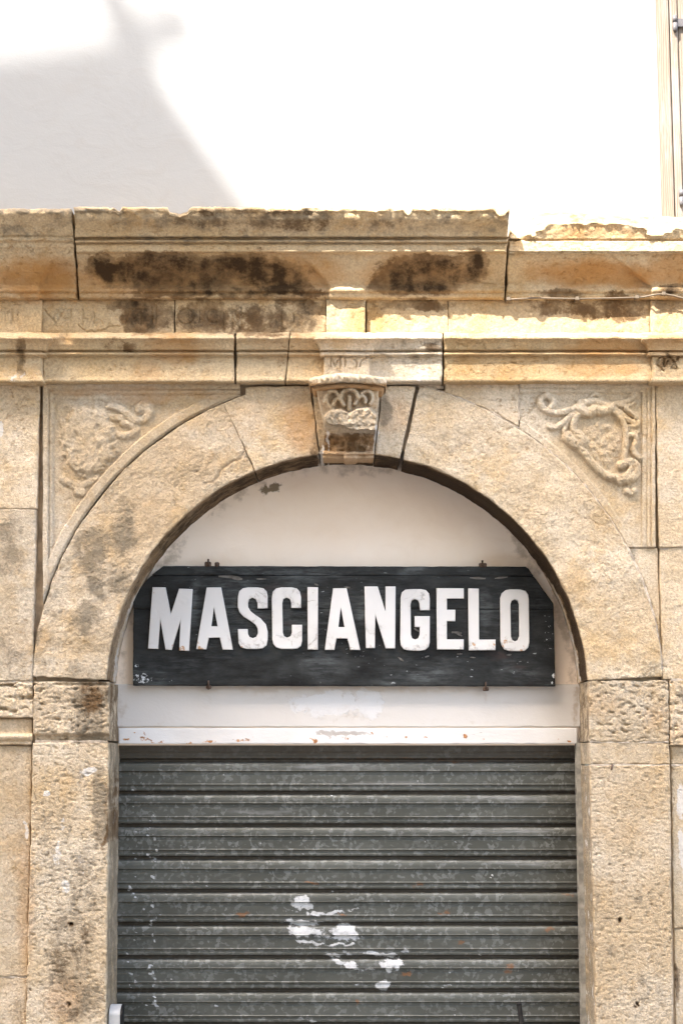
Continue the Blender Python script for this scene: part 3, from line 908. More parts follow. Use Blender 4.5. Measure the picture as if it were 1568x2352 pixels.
# arch: voussoirs ---------------------------------------------------------
AC, AV = 797.0, 1592.0
RI, RE = 553.0, 724.0
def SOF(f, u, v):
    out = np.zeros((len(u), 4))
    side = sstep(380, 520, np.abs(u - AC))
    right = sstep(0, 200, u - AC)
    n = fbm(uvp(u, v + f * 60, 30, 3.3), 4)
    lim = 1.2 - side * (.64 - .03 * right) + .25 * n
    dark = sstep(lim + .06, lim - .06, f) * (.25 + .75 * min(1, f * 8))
    out[:, 0] = dark * (.95 + .35 * right - .25 * side * (1 - right))  # soot plus painted shade: deeper on the right flank, weaker on the left
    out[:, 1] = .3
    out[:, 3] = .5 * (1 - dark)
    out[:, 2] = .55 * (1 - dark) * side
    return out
def voussoir(name, a0, a1, seed, ri=RI, re=RE, skew=(0, 0), y=0.0, **kw):
    """angles in degrees from the right horizontal, counter-clockwise; a0 = left / larger angle"""
    arc = math.radians(a0 - a1) * 640 / 700
    s = axis(arc, .0042)[None, :]; t = axis(170 / 700, .0042)[:, None]
    # top row = extrados
    ang = np.radians((a0 + skew[0] * (1 - t)) + ((a1 + skew[1] * (1 - t)) - (a0 + skew[0] * (1 - t))) * s)
    re_ = re(ang[:1]) if callable(re) else re
    r = re_ + (ri - re_) * t
    u = AC + r * np.cos(ang); v = AV - r * np.sin(ang)
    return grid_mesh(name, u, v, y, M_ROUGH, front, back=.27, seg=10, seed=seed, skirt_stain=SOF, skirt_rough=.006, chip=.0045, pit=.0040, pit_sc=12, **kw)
def big_pits(u, v, seed):
    return 0
FLAT = lambda a: np.where(np.degrees(a) > 108.7, 724.0, np.minimum(705.0 / np.sin(a), 740))
# left springer: from the spring line to the white joint
voussoir('voussoir', 176.9, 112.6, 31, rough=.009, rscale=8, pit_dir=.75, skew=(.0, .6))
voussoir('voussoir', 112.48, 96.8, 32, rough=.006, pit_dir=.4, skew=(.6, 0), re=FLAT)
voussoir('voussoir', 96.6, 83.6, 33, re=FLAT, rough=.003)
voussoir('voussoir', 83.4, 77.3, 34, rough=.004, skew=(0, .2), re=FLAT)
voussoir('voussoir', 76.6, 3.0, 35, rough=.009, rscale=8, pit_dir=-.15, skew=(.2, 0))
# rubble fill between the extrados and the architrave
for (a, b, c, d, sd_) in ((700, 876, 712, 890, 36), (948, 876, 1018, 905, 37), (575, 877, 700, 890, 38), (862, 876, 950, 890, 39)):
    quad_stone('mortar_fill', [(a, b), (c, b), (c, d), (a, d)], .035, M_RUBBLE, front, rough=.012, rscale=24, seed=sd_, chip=.01, back=.1)

# spandrels ----------------------------------------------------------------
def spandrel(left):
    RS = 725.6 if left else 724.8
    h_out = []
    if left:
        x0, x1 = 101.0, 552.0
    else:
        x0, x1 = 1192.0, 1502.0
    vb = 1480.0 if left else 1258.0
    # columns follow the arch, rows run from the top edge down to it
    n = 240
    if left:
        ang0 = math.pi - math.asin(min(1, (AV - vb) / RS))
        xs = np.concatenate([np.linspace(0, 1, n)]) ** 1.7
        us = x0 + (x1 - x0) * xs
    else:
        xs = 1 - np.linspace(1, 0, n) ** 1.7
        us = x0 + (x1 - x0) * xs
    arcv = AV - np.sqrt(np.maximum(RS ** 2 - (us - AC) ** 2, 0))
    arcv = np.minimum(np.where(np.abs(us - AC) >= RS, vb, arcv), vb)
    t = axis(.45, .0036)[:, None]
    top = 884.0 if left else 881.0
    u = us[None, :] + 0 * t
    v = top + (arcv[None, :] - top) * t
    ang = np.arctan2(AV - v, u - AC)
    rr = np.hypot(u - AC, v - AV)
    d_arc = rr - RS
    d_top = v - top
    d_side = (u - x0) if left else (x1 - u)
    fr = lambda d, w: np.where(d < w, .013, np.where(d < w + 1.5, .013 - .009 * (d - w) / 1.5, np.where(d < w + 11, .0075 - .003 * np.abs((d - w - 6) / 5) ** 2, np.where(d < w + 13, .002, 0))))
    h = np.maximum(fr(d_top, 11), fr(d_side + .02 * (v - 900) * (0 if left else 0), 11 if left else 7))
    if not left:
        h = np.maximum(h, .005 * (np.abs(d_side - 24) < 5))
    strip = 26 if left else 16
    h = np.maximum(h, (.011 * (1 - .8 * sstep(400, 530, u)) if left else .006) * (1 - sstep(strip - 3, strip + 2, d_arc)))
    if left:
        h = h - .007 * (1 - sstep(0, 5, d_arc))
        c = lambda x, y: (91.9 + x * .1992, 872.6 + y * .1992)
        rel = np.zeros_like(u)
        for pts, r, hh in (
            ([(800, 300), (930, 320), (1020, 410), (1090, 480), (1200, 470), (1270, 390), (1270, 310), (1200, 280), (1140, 310), (1150, 360), (1200, 350)], 48, .011),
            ([(650, 1130), (560, 1190), (470, 1230), (400, 1230), (330, 1190), (260, 1150)], 42, .010),
            ([(440, 1300), (490, 1300)], 56, .013),
            ([(640, 210), (700, 190), (760, 220)], 34, .009),
            ([(920, 640), (1000, 650), (1090, 620), (1110, 560), (1040, 510), (960, 500)], 46, .012),
            ([(400, 440), (480, 410), (560, 410), (650, 380), (740, 420), (850, 440), (950, 440)], 44, .011),
            ([(260, 480), (300, 560), (260, 650), (340, 670), (290, 760)], 46, .009),
            ([(220, 320), (300, 270), (420, 300), (520, 330)], 40, .006),
            ([(700, 600), (760, 570), (800, 520)], 44, .011),
            ([(700, 830), (740, 880), (830, 890), (880, 830)], 46, .010),
        ):
            p = smooth_pts([c(*q) for q in pts], 2)
            rel = np.maximum(rel, stroke_h(u, v, p, r * .1992, hh * (.9 if hh == .011 and r == 48 else .6)))
        cu, cv_ = c(560, 700)
        e = np.hypot((u - cu) / (330 * .1992), (v - cv_) / (430 * .1992))
        mass = .011 * (1 - sstep(.75, 1.1, e + .35 * fbm(uvp(u, v, 16, 7), 3)))
        rel = np.maximum(rel, mass)
        wear = .75 * fbm(uvp(u, v, 20, 3.0), 5, .62)
        rel = rel * (1 - .5 * sstep(.0, .5, fbm(uvp(u, v, 24, 12), 3))) + .007 * wear * sstep(.001, .006, rel)
    else:
        c = lambda x, y: (1212.5 + x * .1992, 872.6 + y * .1992)
        rel = np.zeros_like(u)
        for pts, r, hh in (
            ([(600, 380), (540, 430), (510, 520), (520, 600), (545, 640)], 36, .015),
            ([(560, 640), (610, 690), (590, 745), (530, 740), (480, 700), (450, 660)], 62, .019),
            ([(590, 790), (700, 930), (820, 1060), (930, 1130), (1050, 1140), (1150, 1090), (1180, 1030)], 40, .017),
            ([(1060, 990), (1140, 950), (1210, 960), (1245, 1020), (1235, 1100), (1170, 1150), (1050, 1165)], 50, .018),
            ([(870, 305), (1000, 385), (1085, 475), (1125, 590), (1120, 750), (1105, 900)], 30, .015),
            ([(590, 330), (640, 370), (700, 385), (750, 350)], 62, .021),
            ([(780, 350), (840, 370), (910, 350), (940, 320)], 56, .021),
            ([(600, 270), (760, 250), (900, 290)], 46, .015),
            ([(720, 245), (600, 290), (490, 350), (380, 385), (270, 385), (175, 345), (125, 270), (145, 205), (215, 180), (270, 215), (285, 270), (255, 315)], 36, .015),
            ([(570, 360), (450, 440), (370, 520), (285, 560), (245, 540)], 34, .012),
            ([(695, 215), (730, 180), (765, 170), (800, 180), (835, 215)], 20, .010),
            ([(900, 290), (1040, 270), (1140, 250), (1190, 200), (1235, 175)], 34, .011),
            ([(1030, 300), (1150, 310), (1220, 270)], 22, .010),
            ([(950, 310), (1080, 400), (1140, 470), (1210, 490)], 30, .012),
            ([(1120, 340), (1210, 400), (1265, 470), (1255, 535), (1190, 545), (1140, 540)], 26, .013),
            ([(1140, 580), (1200, 585), (1265, 605)], 22, .010),
            ([(1150, 640), (1235, 640), (1240, 710), (1200, 790), (1225, 870), (1280, 905)], 32, .014),
            ([(1120, 1280), (1170, 1310), (1220, 1280)], 38, .013),
            ([(400, 600), (430, 520), (490, 420)], 26, .009),
        ):
            p = smooth_pts([c(*q) for q in pts], 2)
            rel = np.maximum(rel, stroke_h(u, v, p, r * .1992 * 1.15, hh * .95))
        cu, cv_ = c(830, 760)
        e = np.hypot((u - cu) / (260 * .1992), (v - cv_) / (330 * .1992))
        rel = np.maximum(rel, (1 - sstep(.7, 1.0, e)) * (.004 + .010 * fbm(uvp(u, v, 17, 4), 5, .62)))
        rel = rel * (1 - .35 * sstep(0, .5, fbm(uvp(u, v, 18, 22), 4, .6))) + sstep(.002, .006, rel) * .003 * fbm(uvp(u, v, 8, 8), 4, .65)
    h = np.maximum(h, rel)
    h = h * 1.25
    return grid_mesh('spandrel_panel', u, v, .013, M_STONE, front, back=.10, seed=41 if left else 42, height=h, rough=.0022, chip=.003, jitter=.6,
                     label='carved spandrel panel with a worn scroll' if left else 'carved spandrel panel with a shield in scrolls')
spandrel(True); spandrel(False)
# stones between the arch and the architrave
def above_arch(u0, u1, seed, top=884):
    s = axis((u1 - u0) / 700, .006)[None, :]; t = axis(.12, .006)[:, None]
    u = u0 + (u1 - u0) * s + 0 * t
    av = AV - np.sqrt(727.0 ** 2 - (u - AC) ** 2)
    v = top + (av - top) * t
    return grid_mesh('infill_stone', u, v, .004, M_STONE, front, back=.10, seed=seed, rough=.004)
above_arch(1022, 1190, 43, 879)
# wedge below the right spandrel
def wedge(left, vt, vb2, seed):
    t = axis((vb2 - vt) / 700, .007)[:, None]; s = axis(.06, .006)[None, :]
    v = vt + (vb2 - vt) * t + 0 * s
    edge = 727.0
    off = np.sqrt(np.maximum(edge ** 2 - (v - AV) ** 2, 0))
    if left:
        a = 101 - 20 * (v - 1480) / 85 * 0 - .027 * (v - 885); b = AC - off - .5
        b = np.maximum(b, a + 3)
    else:
        a = AC + off + .5; b = np.maximum(1510 + .024 * (v - 1262), a + 3)
    u = a + (b - a) * s
    grid_mesh('infill_stone', u, v, .016, M_STONE, front, back=.12, seed=seed, rough=.004, chip=.004)
wedge(False, 1259.6, 1560, 45)
wedge(True, 1482, 1562, 46)

def joint(pts, w=2.6, y=.006, seed=0, name='mortar_joint'):
    p = smooth_pts(pts, 1) if len(pts) > 2 else np.array(pts, float)
    L = np.concatenate([[0], np.cumsum(np.hypot(*np.diff(p, axis=0).T))])
    n = max(6, int(L[-1] / 3))
    q = np.linspace(0, L[-1], n)
    cu, cv_ = np.interp(q, L, p[:, 0]), np.interp(q, L, p[:, 1])
    tu, tv = np.gradient(cu), np.gradient(cv_)
    m = np.hypot(tu, tv); tu, tv = tu / m, tv / m
    wv = w * (1 + .9 * fbm(np.stack([q / 22, 0 * q, 0 * q + seed], -1), 3))
    s = np.linspace(-1, 1, 5)[:, None]
    flip = -1 if tu.mean() < 0 else 1
    u = cu[None, :] - tv[None, :] * s * wv[None, :]
    v = cv_[None, :] + tu[None, :] * s * wv[None, :]
    if tu.mean() < 0 or (abs(tu.mean()) < 1e-6 and tv.mean() < 0):
        u, v = u[:, ::-1], v[:, ::-1]
    return grid_mesh(name, u, v, y, M_RUBBLE, front, back=y + .02, rough=.005, rscale=30, chip=0, jitter=.8, seed=seed)
arc_pts = lambda a0, a1, r_: [(AC + r_ * math.cos(math.radians(a)), AV - r_ * math.sin(math.radians(a))) for a in np.linspace(a0, a1, 30)]
joint(arc_pts(76, 4, 725.5), 2.4, .007, 1)
joint([(540, 916), (568, 1020), (588, 1078)], 2.2, .004, 2)
joint([(1456, 1259.5), (1510, 1260)], 1.8, .020, 3)
joint([(1514, 1260), (1700, 1260)], 2.6, .008, 4)
joint([(-60, 1169), (82, 1169)], 2.0, .003, 5)
joint([(1191, 884), (1191, 965)], 1.8, .008, 6)
joint([(1354, 1704.5), (1534, 1704.5)], 1.8, .003, 7)
joint([(1356, 1757), (1536, 1757)], 2.2, .003, 8)
joint([(82, 1702), (246, 1704)], 2.6, .006, 9)
joint([(-60, 1565.5), (74, 1565.5)], 2.2, .004, 10)
joint([(-60, 2244.5), (60, 2244.5)], 2.2, .023, 11)
joint([(1540, 1561), (1700, 1561)], 2.4, .006, 12)
joint([(1540, 1757), (1700, 1757)], 2.4, .025, 13)
joint([(960, 884), (1018, 890)], 4.0, .016, 14)

# pilasters ---------------------------------------------------------------
pl = lambda v: 93 - .0275 * (v - 884)       # right edge of the left pilaster
pr = lambda v: 1504 + .0245 * (v - 884)     # left edge of the right pilaster
Q = lambda a, b, c, d, v0, v1: [(a, v0), (b, v0), (d, v1), (c, v1)]
quad_stone('pilaster_stone', Q(LO, pl(884), LO, pl(1168), 884, 1168), -.004, M_ROUGH, front, seed=51, pit=.003, pit_sc=10, rough=.004, step=.0045, back=.12)
quad_stone('pilaster_stone', Q(LO, pl(1170), LO, pl(1564), 1170, 1564), -.002, M_ROUGH, front, seed=52, pit=.003, pit_sc=10, rough=.005, step=.0045, back=.12)
quad_stone('pilaster_stone', Q(pr(870), RO, pr(1256), RO, 872, 1257), -.002, M_ROUGH, front, seed=53, pit=.002, pit_sc=12, pit_dir=0, rough=.004, step=.0045, back=.12)
quad_stone('pilaster_stone', Q(pr(1259), RO, pr(1560), RO, 1258.6, 1560), .006, M_ROUGH, front, seed=54, pit=.003, pit_sc=10, rough=.005, step=.0045, back=.12)

def gouge(u, v, sc, seed, amp):
    n = fbm(np.stack([u / (sc * 1.5) + v / (sc * 4), v / (sc * .62), np.full_like(u, seed)], -1), 4, .55)
    return -amp * sstep(.05, .45, n) + amp * .35 * fbm(uvp(u, v, sc * .5, seed + 3), 3)
def rough_stone(c, y, seed, amp, sc=16, step=.004, name='impost_stone', prof=None, **kw):
    c = np.array(c, float)
    lw = (c[1, 0] - c[0, 0]) / 700; lh = (c[3, 1] - c[0, 1]) / 700
    s = axis(lw, step)[None, :]; t = axis(lh, step)[:, None]
    u = (1 - t) * ((1 - s) * c[0, 0] + s * c[1, 0]) + t * ((1 - s) * c[3, 0] + s * c[2, 0])
    v = (1 - t) * ((1 - s) * c[0, 1] + s * c[1, 1]) + t * ((1 - s) * c[3, 1] + s * c[2, 1])
    h = gouge(u, v, sc, seed, amp)
    if prof is not None: h = h + prof(u, v)
    return grid_mesh(name, u, v, y, M_ROUGH, front, height=h, seed=seed, chip=.005, pit=.0030, pit_sc=9, **kw)
REV = (0, 0, 0, .75)
# imposts at the spring of the arch
rough_stone(Q(77, 250, 77, 251, 1566, 1702), -.002, 61, .014, back=.27, seg=6, skirt_stain=(.4, 0, 0, .75), skirt_rough=.006,
            prof=lambda u, v: -.020 * sstep(1684, 1692, v + 5 * fbm(uvp(u, 0 * v, 30, 2), 3)) - .012 * np.exp(-((v - 1572) / 5) ** 2) * sstep(110, 160, u))
rough_stone(Q(LO, 75, LO, 75, 1567, 1648), .000, 62, .024, 22, back=.12)
rough_stone(Q(1351, 1534, 1353, 1536, 1563, 1704), .000, 63, .011, 13, back=.27, seg=6, skirt_stain=(.3, 0, .2, .7), skirt_rough=.006)
rough_stone(Q(1536, RO, 1537, RO, 1562, 1712), .004, 64, .020, 26, back=.12)
quad_stone('pier_stone', Q(1353, 1536, 1354, 1538, 1705, 1756), .002, M_ROUGH, front, seed=65, rough=.004, back=.27, seg=4, skirt_stain=(.1, 0, .25, .7))
quad_stone('pier_stone', Q(1538, RO, 1539, RO, 1714, 1756), .024, M_STONE, front, seed=66, rough=.003, back=.12, step=.008)
# recessed panel with a roll below the left impost
moulding('impost_moulding', LO, line_u(1650, 76, 1712, 74), [(1649, .030), (1653, .022), (1684, .020), (1687, .004), (1692, -.002), (1698, .002), (1701, .012), (1704, .012), (1706, .006), (1710, .008), (1711, .022)],
         M_STONE, front, seed=67, chip=.003, back=.12, rough=.002)
# piers
def pier_holes(pts):
    def f(u, v):
        h = np.zeros_like(u)
        for a, b, r in pts:
            h = h - .02 * (1 - sstep(r * .5, r, np.hypot(u - a, v - b)))
        return h
    return f
for a, b in ((165, 2122), (157, 2305), (1423, 2111), (1462, 2305)): st(0, a, b, 5, 5, 0, 1.0); st(0, a, b, 3.5, 3.5, 0, 1.6)  # nail holes, their inner shade painted in besides the pits
rough_stone(Q(76, 250, 57, 242, 1706, 2480), .000, 71, .006, 10, name='pier_stone', back=.27, seg=6, skirt_stain=(.12, 0, .1, .85), skirt_rough=.004, step=.0042,
            prof=pier_holes([(165, 2122, 4.5), (157, 2305, 4.5)]))
quad_stone('pier_stone', Q(57, 242, 46, 236, 2482, 2926), .000, M_ROUGH, front, seed=72, step=.02, back=.27)
quad_stone('pier_stone', Q(LO, 74, LO, 64, 1713, 2243), .020, M_ROUGH, front, seed=73, pit=.0025, pit_sc=10, rough=.003, step=.0045, back=.12)
quad_stone('pier_stone', Q(LO, 64, LO, 48, 2246, 2926), .022, M_ROUGH, front, seed=74, rough=.003, step=.010, back=.12)
rough_stone(Q(1354, 1537, 1371, 1547, 1758, 2480), .000, 75, .005, 10, name='pier_stone', back=.27, seg=6, skirt_stain=(.08, 0, .35, .85), skirt_rough=.006, step=.0042,
            prof=pier_holes([(1423, 2111, 4.5), (1462, 2305, 4.5)]))
quad_stone('pier_stone', Q(1371, 1547, 1381, 1553, 2482, 2926), .000, M_ROUGH, front, seed=76, step=.02, back=.27)
quad_stone('pier_stone', Q(1540, RO, 1546, RO, 1758, 2132), .022, M_STONE, front, seed=77, rough=.003, step=.0045, back=.12)
quad_stone('pier_stone', Q(1547, RO, 1560, RO, 2136, 2926), .024, M_STONE, front, seed=78, rough=.003, step=.010, back=.12)

# keystone console ----------------------------------------------------------
def console():
    cc = lambda x, y: (698 + x * .1406, 826.7 + y * .1406)
    rows = np.arange(884, 1057, 1.5)
    lu = np.interp(rows, [884, 895, 920, 945, 958, 975, 985, 1000, 1030, 1040, 1057], [724, 726, 732, 738, 740, 742, 744, 745, 744, 740, 742])
    ru = np.interp(rows, [884, 895, 930, 960, 985, 1000, 1035, 1040, 1057], [870, 870, 868, 864, 864, 862, 855, 857, 858])
    s = np.linspace(0, 1, 100)[None, :]
    u = lu[:, None] + (ru - lu)[:, None] * s
    v = rows[:, None] + 0 * u
    pr_ = np.interp(rows, [884, 900, 930, 960, 1000, 1020, 1036, 1038, 1043, 1045, 1052, 1057], [.088, .086, .082, .070, .040, .022, .024, .052, .054, .040, .046, .02])
    y = -pr_[:, None] + 0 * u
    h = np.zeros_like(u)
    for pts, r, hh in (
        ([(345, 680), (370, 560), (450, 495), (530, 520), (570, 600)], 36, .020),
        ([(470, 740), (505, 650), (560, 620), (610, 670), (650, 740)], 32, .020),
        ([(590, 640), (620, 520), (740, 465), (850, 510), (890, 620)], 38, .024),
        ([(740, 600), (740, 820)], 44, .016),
        ([(830, 720), (880, 610), (960, 580), (1010, 640), (1000, 690)], 34, .022),
        ([(940, 540), (1020, 490), (1100, 530), (1120, 640), (1080, 720)], 34, .020),
        ([(360, 660), (400, 740), (460, 790)], 34, .014),
    ):
        h = np.maximum(h, stroke_h(u, v, smooth_pts([cc(*q) for q in pts], 2), r * .1406 * 1.1, hh * 1.25))
    # broken grey lump
    top = np.interp(u, [cc(x, 0)[0] for x in (330, 440, 600, 740, 860, 1050, 1150, 1190)], [cc(0, q)[1] for q in (900, 800, 785, 845, 775, 755, 860, 900)])
    bot = np.interp(u, [cc(x, 0)[0] for x in (330, 450, 580, 700, 830, 1000, 1190)], [cc(0, q)[1] for q in (1000, 1075, 1060, 1110, 1160, 1140, 1165)]) + 2 * fbm(uvp(u, 0 * v, 9, 2), 2)
    lump = sstep(0, 5, v - top) * (1 - sstep(-1.2, 1.2, v - bot)) * sstep(0, 4, u - cc(325, 0)[0])
    depth = .155 + .012 * fbm(uvp(u, v, 11, 5), 3) - .018 * sstep(6, 0, v - top)
    h = np.where(lump > 0, np.maximum(h, lump * (depth + y)), h)
    tail = .035 * (1 - sstep(10, 18, np.abs(u - 806 - 2 * fbm(uvp(u, v, 9, 1), 3)))) * sstep(1005, 1030, v)
    low = .016 * fbm(uvp(u, v, 15, 15), 4) * sstep(990, 1000, v) * (1 - sstep(1034, 1038, v) * .6)
    h = h + np.where(lump > .5, 0, low) + tail
    ex = np.zeros(u.shape + (4,))
    ex[..., 1] = .8 * sstep(990, 1005, v) + .5 * sstep(955, 930, v) * (h < .012)
    ex[..., 3] = .55 * (lump > .5)
    ex[..., 0] = .9 * sstep(990, 998, v) * (1 - sstep(1034, 1042, v)) * (.65 + fbm(uvp(u, v, 22, 3), 3))  # shade of the recess under the lump, painted dark
    o = grid_mesh('keystone_console', u, v, y - h, M_STONE, front, back=.03, seed=81, rough=.0035, rscale=22, chip=.004, extra=ex, skirt_stain=(.1, .3, 0, .2),
                  label='carved scroll console on the keystone, broken in front')
    rows = np.array([857, 859, 862, 866, 871, 875, 878, 879, 882, 886, 890, 893, 896.])
    ys = np.array([.125, .160, .172, .176, .175, .172, .166, .116, .126, .128, .119, .103, .08])
    hw = np.array([82, 86, 88, 89, 89, 88, 87, 84, 82, 80, 78, 76, 74.])
    x = np.linspace(-1, 1, 90)[None, :]
    u = 799 + hw[:, None] * x
    bow = (1 - x ** 2)
    v = rows[:, None] + 10 * (1 - bow) + 0 * u
    v = v + 1.8 * fbm(uvp(u, v, 14, 3), 3) * (rows[:, None] < 880)
    y = -ys[:, None] * (.66 + .34 * bow)
    hh = .020 * fbm(uvp(u, v, 8, 6), 4, .65) * ((rows[:, None] < 880) & (rows[:, None] > 859))
    ex = np.zeros(u.shape + (4,)); ex[..., 1] = .85 * sstep(876, 882, v); ex[..., 3] = .5 * (np.abs(rows[:, None] - 879) < 2)  # ochre on the underside cavetto and grey in the groove, standing in for shade
    me_o = grid_mesh('console_cap', u, v, y, M_STONE, front, back=.02, seed=82, rough=.003, rscale=20, chip=.003, height=hh, extra=ex)
    mw = me_o.matrix_world.copy()
    me_o.parent = o
    me_o.location = (0, 0, 0)
console()

# backing behind the joints, tympanum --------------------------------------
p0, p1 = W(LO, 2000, .1)[0], W(RO, 2000, .1)[0]
zc = W(0, 700, .1)[2]
def ring_backing():
    # a sheet of mortar just behind the stones, open under the arch
    n = 48
    a = np.linspace(math.pi, 0, n)
    iu, iv = AC + (RI + 18) * np.cos(a), AV - (RI + 18) * np.sin(a)
    inner = [w1(232, 2926, .032)] + [w1(x, y, .032) for x, y in zip(iu, iv)] + [w1(1384, 2926, .032)]
    outer = []
    topz = float(W(800, 560, .05)[2])
    xl, xr = float(p0) - .0, float(p1) + .0
    for q in inner:
        pass
    V, F = [], []
    m = len(inner)
    cx = (inner[0].x + inner[-1].x) / 2
    for i, q in enumerate(inner):
        if i == 0: o_ = (xl, .032, 0)
        elif i == m - 1: o_ = (xr, .032, 0)
        else:
            th = a[i - 1]
            dx, dz = math.cos(th), math.sin(th)
            tt = 1e9
            if dx > 1e-6: tt = min(tt, (xr - cx) / dx)
            if dx < -1e-6: tt = min(tt, (xl - cx) / dx)
            zz = float(W(0, AV, .05)[2])
            if dz > 1e-6: tt = min(tt, (topz - zz) / dz)
            o_ = (cx + dx * tt, .032, zz + dz * tt)
        V += [tuple(q), o_]
    for i in range(m - 1):
        F.append((2 * i, 2 * i + 1, 2 * i + 3, 2 * i + 2))
    link('mortar_backing', mesh_np('mortar_backing', V, F, False), M_BACK, front)
ring_backing()

st_save = list(STAINS)
STAINS.clear()
for a in [(0, 628, 1118, 40, 16, -14, .9), (0, 600, 1128, 22, 12, 0, .6),
          (3, 1140, 1160, 120, 34, 42, .75), (3, 1215, 1250, 40, 90, -28, .8), (3, 1290, 1400, 26, 110, -14, .8), (3, 1320, 1540, 20, 110, 0, .7),
          (3, 800, 1066, 280, 34, 0, .62), (3, 560, 1130, 120, 22, -36, .6), (3, 390, 1270, 70, 26, -52, .7), (3, 320, 1400, 20, 110, 14, .5), (3, 285, 1530, 14, 90, 4, .5),
          (1, 780, 1170, 420, 100, 0, .45), (1, 900, 1100, 160, 40, 0, .4), (1, 1290, 1480, 40, 120, 0, .45), (1, 480, 1290, 80, 20, 0, .5), (1, 1180, 1290, 90, 24, 0, .6), (3, 480, 1290, 50, 14, 0, .3), (3, 500, 1582, 330, 9, 0, .45), (3, 1000, 1582, 300, 9, 0, .45)]: st(*a)
def tymp():
    n = 80
    t = np.linspace(0, 1, 60)[:, None]
    us = np.linspace(225, 1370, 140)[None, :]
    v = 1020 + (1712 - 1020) * t + 0 * us
    u = us + 0 * t
    h = .006 * fbm(uvp(u, v, 120, 2), 3)
    # fine crack at the left
    h = h - stroke_h(u, v, [(583, 1122), (595, 1150), (620, 1175), (640, 1190), (660, 1204)], 2.0, .004)
    return grid_mesh('tympanum', u, v, .242, M_TYMP, front, back=.36, rough=.001, chip=0, jitter=0, height=h, seed=91,
                     label='pale cream plaster filling the arch behind the sign')
tymp()

# ------------------------------------------------------------------ white upper wall
STAINS.clear()
zb = float(W(800, 500, .055)[2]) - .25
x_l, x_r = -3.2, float(W(1507, 100, .055)[0])
nx, nz = 60, 60
def wall_part():
    xs = np.linspace(x_l, x_r, nx); zs = np.linspace(zb + 3.6, zb, nz)
    X, Z = np.meshgrid(xs, zs)
    Y = .055 + .004 * fbm(np.stack([X * 1.3, Z * 1.3, 0 * X], -1), 3)
    P = np.stack([X, Y, Z], -1)
    idx = np.arange(nx * nz).reshape(nz, nx)
    F = np.stack([idx[:-1, :-1], idx[1:, :-1], idx[1:, 1:], idx[:-1, 1:]], -1).reshape(-1, 4)
    # return of the wall into the window opening
    V = P.reshape(-1, 3)
    e = V[idx[:, -1]].copy(); e2 = e.copy(); e2[:, 1] = .30
    b = len(V)
    V = np.concatenate([V, e, e2])
    a = np.arange(nz - 1)
    F = np.concatenate([F, np.stack([b + a, b + a + 1, b + nz + a + 1, b + nz + a], -1)])
    me = mesh_np('plaster_wall', V, F, True, np.zeros((len(V), 4)))
    return link('plaster_wall', me, M_WALL)
tag(wall_part(), 'smooth white plastered upper wall above the stone cornice, half in sun', 'wall')
me = box_mesh('wall_end', (x_r + .62, .055, zb), (x_r + 2.4, .30, zb + 3.6))
wr = link('plaster_wall', me, M_WALL)
tag(wr, 'white plastered wall right of the wooden window shutter', 'wall')
me.color_attributes.new('stain_shade', 'FLOAT_COLOR', 'POINT')
for d in me.color_attributes['stain_shade'].data: d.color = (0, 0, 0, 0)

# ------------------------------------------------------------------ wooden window shutter, top right
win = thing('window_shutter', 'pale wooden window frame with a hinged plank shutter at the top right', 'window', (x_r, .05, zb + .25))
z0, z1 = zb + .02, zb + 3.2
link('frame', box_mesh('frame', (x_r + .001, .040, z0), (x_r + .042, .10, z1), .003), M_WOOD, win)
link('stile', box_mesh('stile', (x_r + .0455, .036, z0), (x_r + .071, .10, z1), .003), M_WOOD, win)
xx = x_r + .0735
for i in range(4):
    link('plank', box_mesh('plank', (xx, .042, z0), (xx + .128, .085, z1), .003), M_WOOD, win)
    xx += .1295
for uu, vv in ((1549, 52), (1564, 452)):
    p = w1(uu, vv, .028)
    h = link('hinge', tube_mesh('hinge', [p + Vector((0, 0, .024)), p + Vector((0, 0, .001))], .0085, 12), M_HINGE, win)
    for nm, me in (('pin', tube_mesh('pin', [p + Vector((0, 0, -.001)), p + Vector((0, 0, -.026)), p + Vector((0, 0, -.034))], .0085, 12, True, [1, 1, .6])),
                   ('hinge_leaf', box_mesh('hinge_leaf', (p.x + .004, .029, p.z - .014), (p.x + .085, .037, p.z + .016), .001)),
                   ('screw', tube_mesh('screw', [(p.x + .034, .029, p.z + .002), (p.x + .034, .026, p.z + .002)], .004, 8))):
        o = link(nm, me, M_HINGE if nm != 'screw' else M_IRON, win)
        o.parent = h; o.location = (0, 0, 0)

# ------------------------------------------------------------------ lintel panel
STAINS.clear()
for a in [(2, 760, 1620, 110, 34, 0, .8), (2, 850, 1615, 40, 40, 0, .8), (3, 790, 1640, 100, 24, 0, .5), (3, 1320, 1620, 12, 60, 0, .8), (3, 280, 1640, 16, 60, 0, .5), (1, 790, 1582, 520, 8, 0, .6), (1, 479, 1598, 5, 22, 0, .6), (1, 1115, 1602, 5, 22, 0, .6), (3, 640, 1600, 60, 10, 0, .35), (3, 420, 1655, 140, 10, 0, .3), (3, 1050, 1658, 200, 8, 0, .35)]: st(*a)
lint = thing('lintel', 'white painted lintel with rust spots between the sign and roller shutter', 'lintel', tuple(w1(798, 1709, .24)))
quad_stone('plaster_band', [(264, 1572), (1332, 1572), (1334, 1669), (264, 1669)], .233, M_TYMP, lint, rough=.0008, chip=.002, back=.30, step=.012, seed=101, jitter=.5)
lint.children[0].data.materials.clear()
M_BAND = plaster_material('white_band_plaster', (.53, .495, .452), (.55, .518, .478))
lint.children[0].data.materials.append(M_BAND)
STAINS.clear()
for x in range(300, 760, 46): st(1, x + rnd.uniform(-14, 14), 1700 + rnd.uniform(-5, 3), rnd.uniform(14, 30), 8, 0, rnd.uniform(.6, .95))
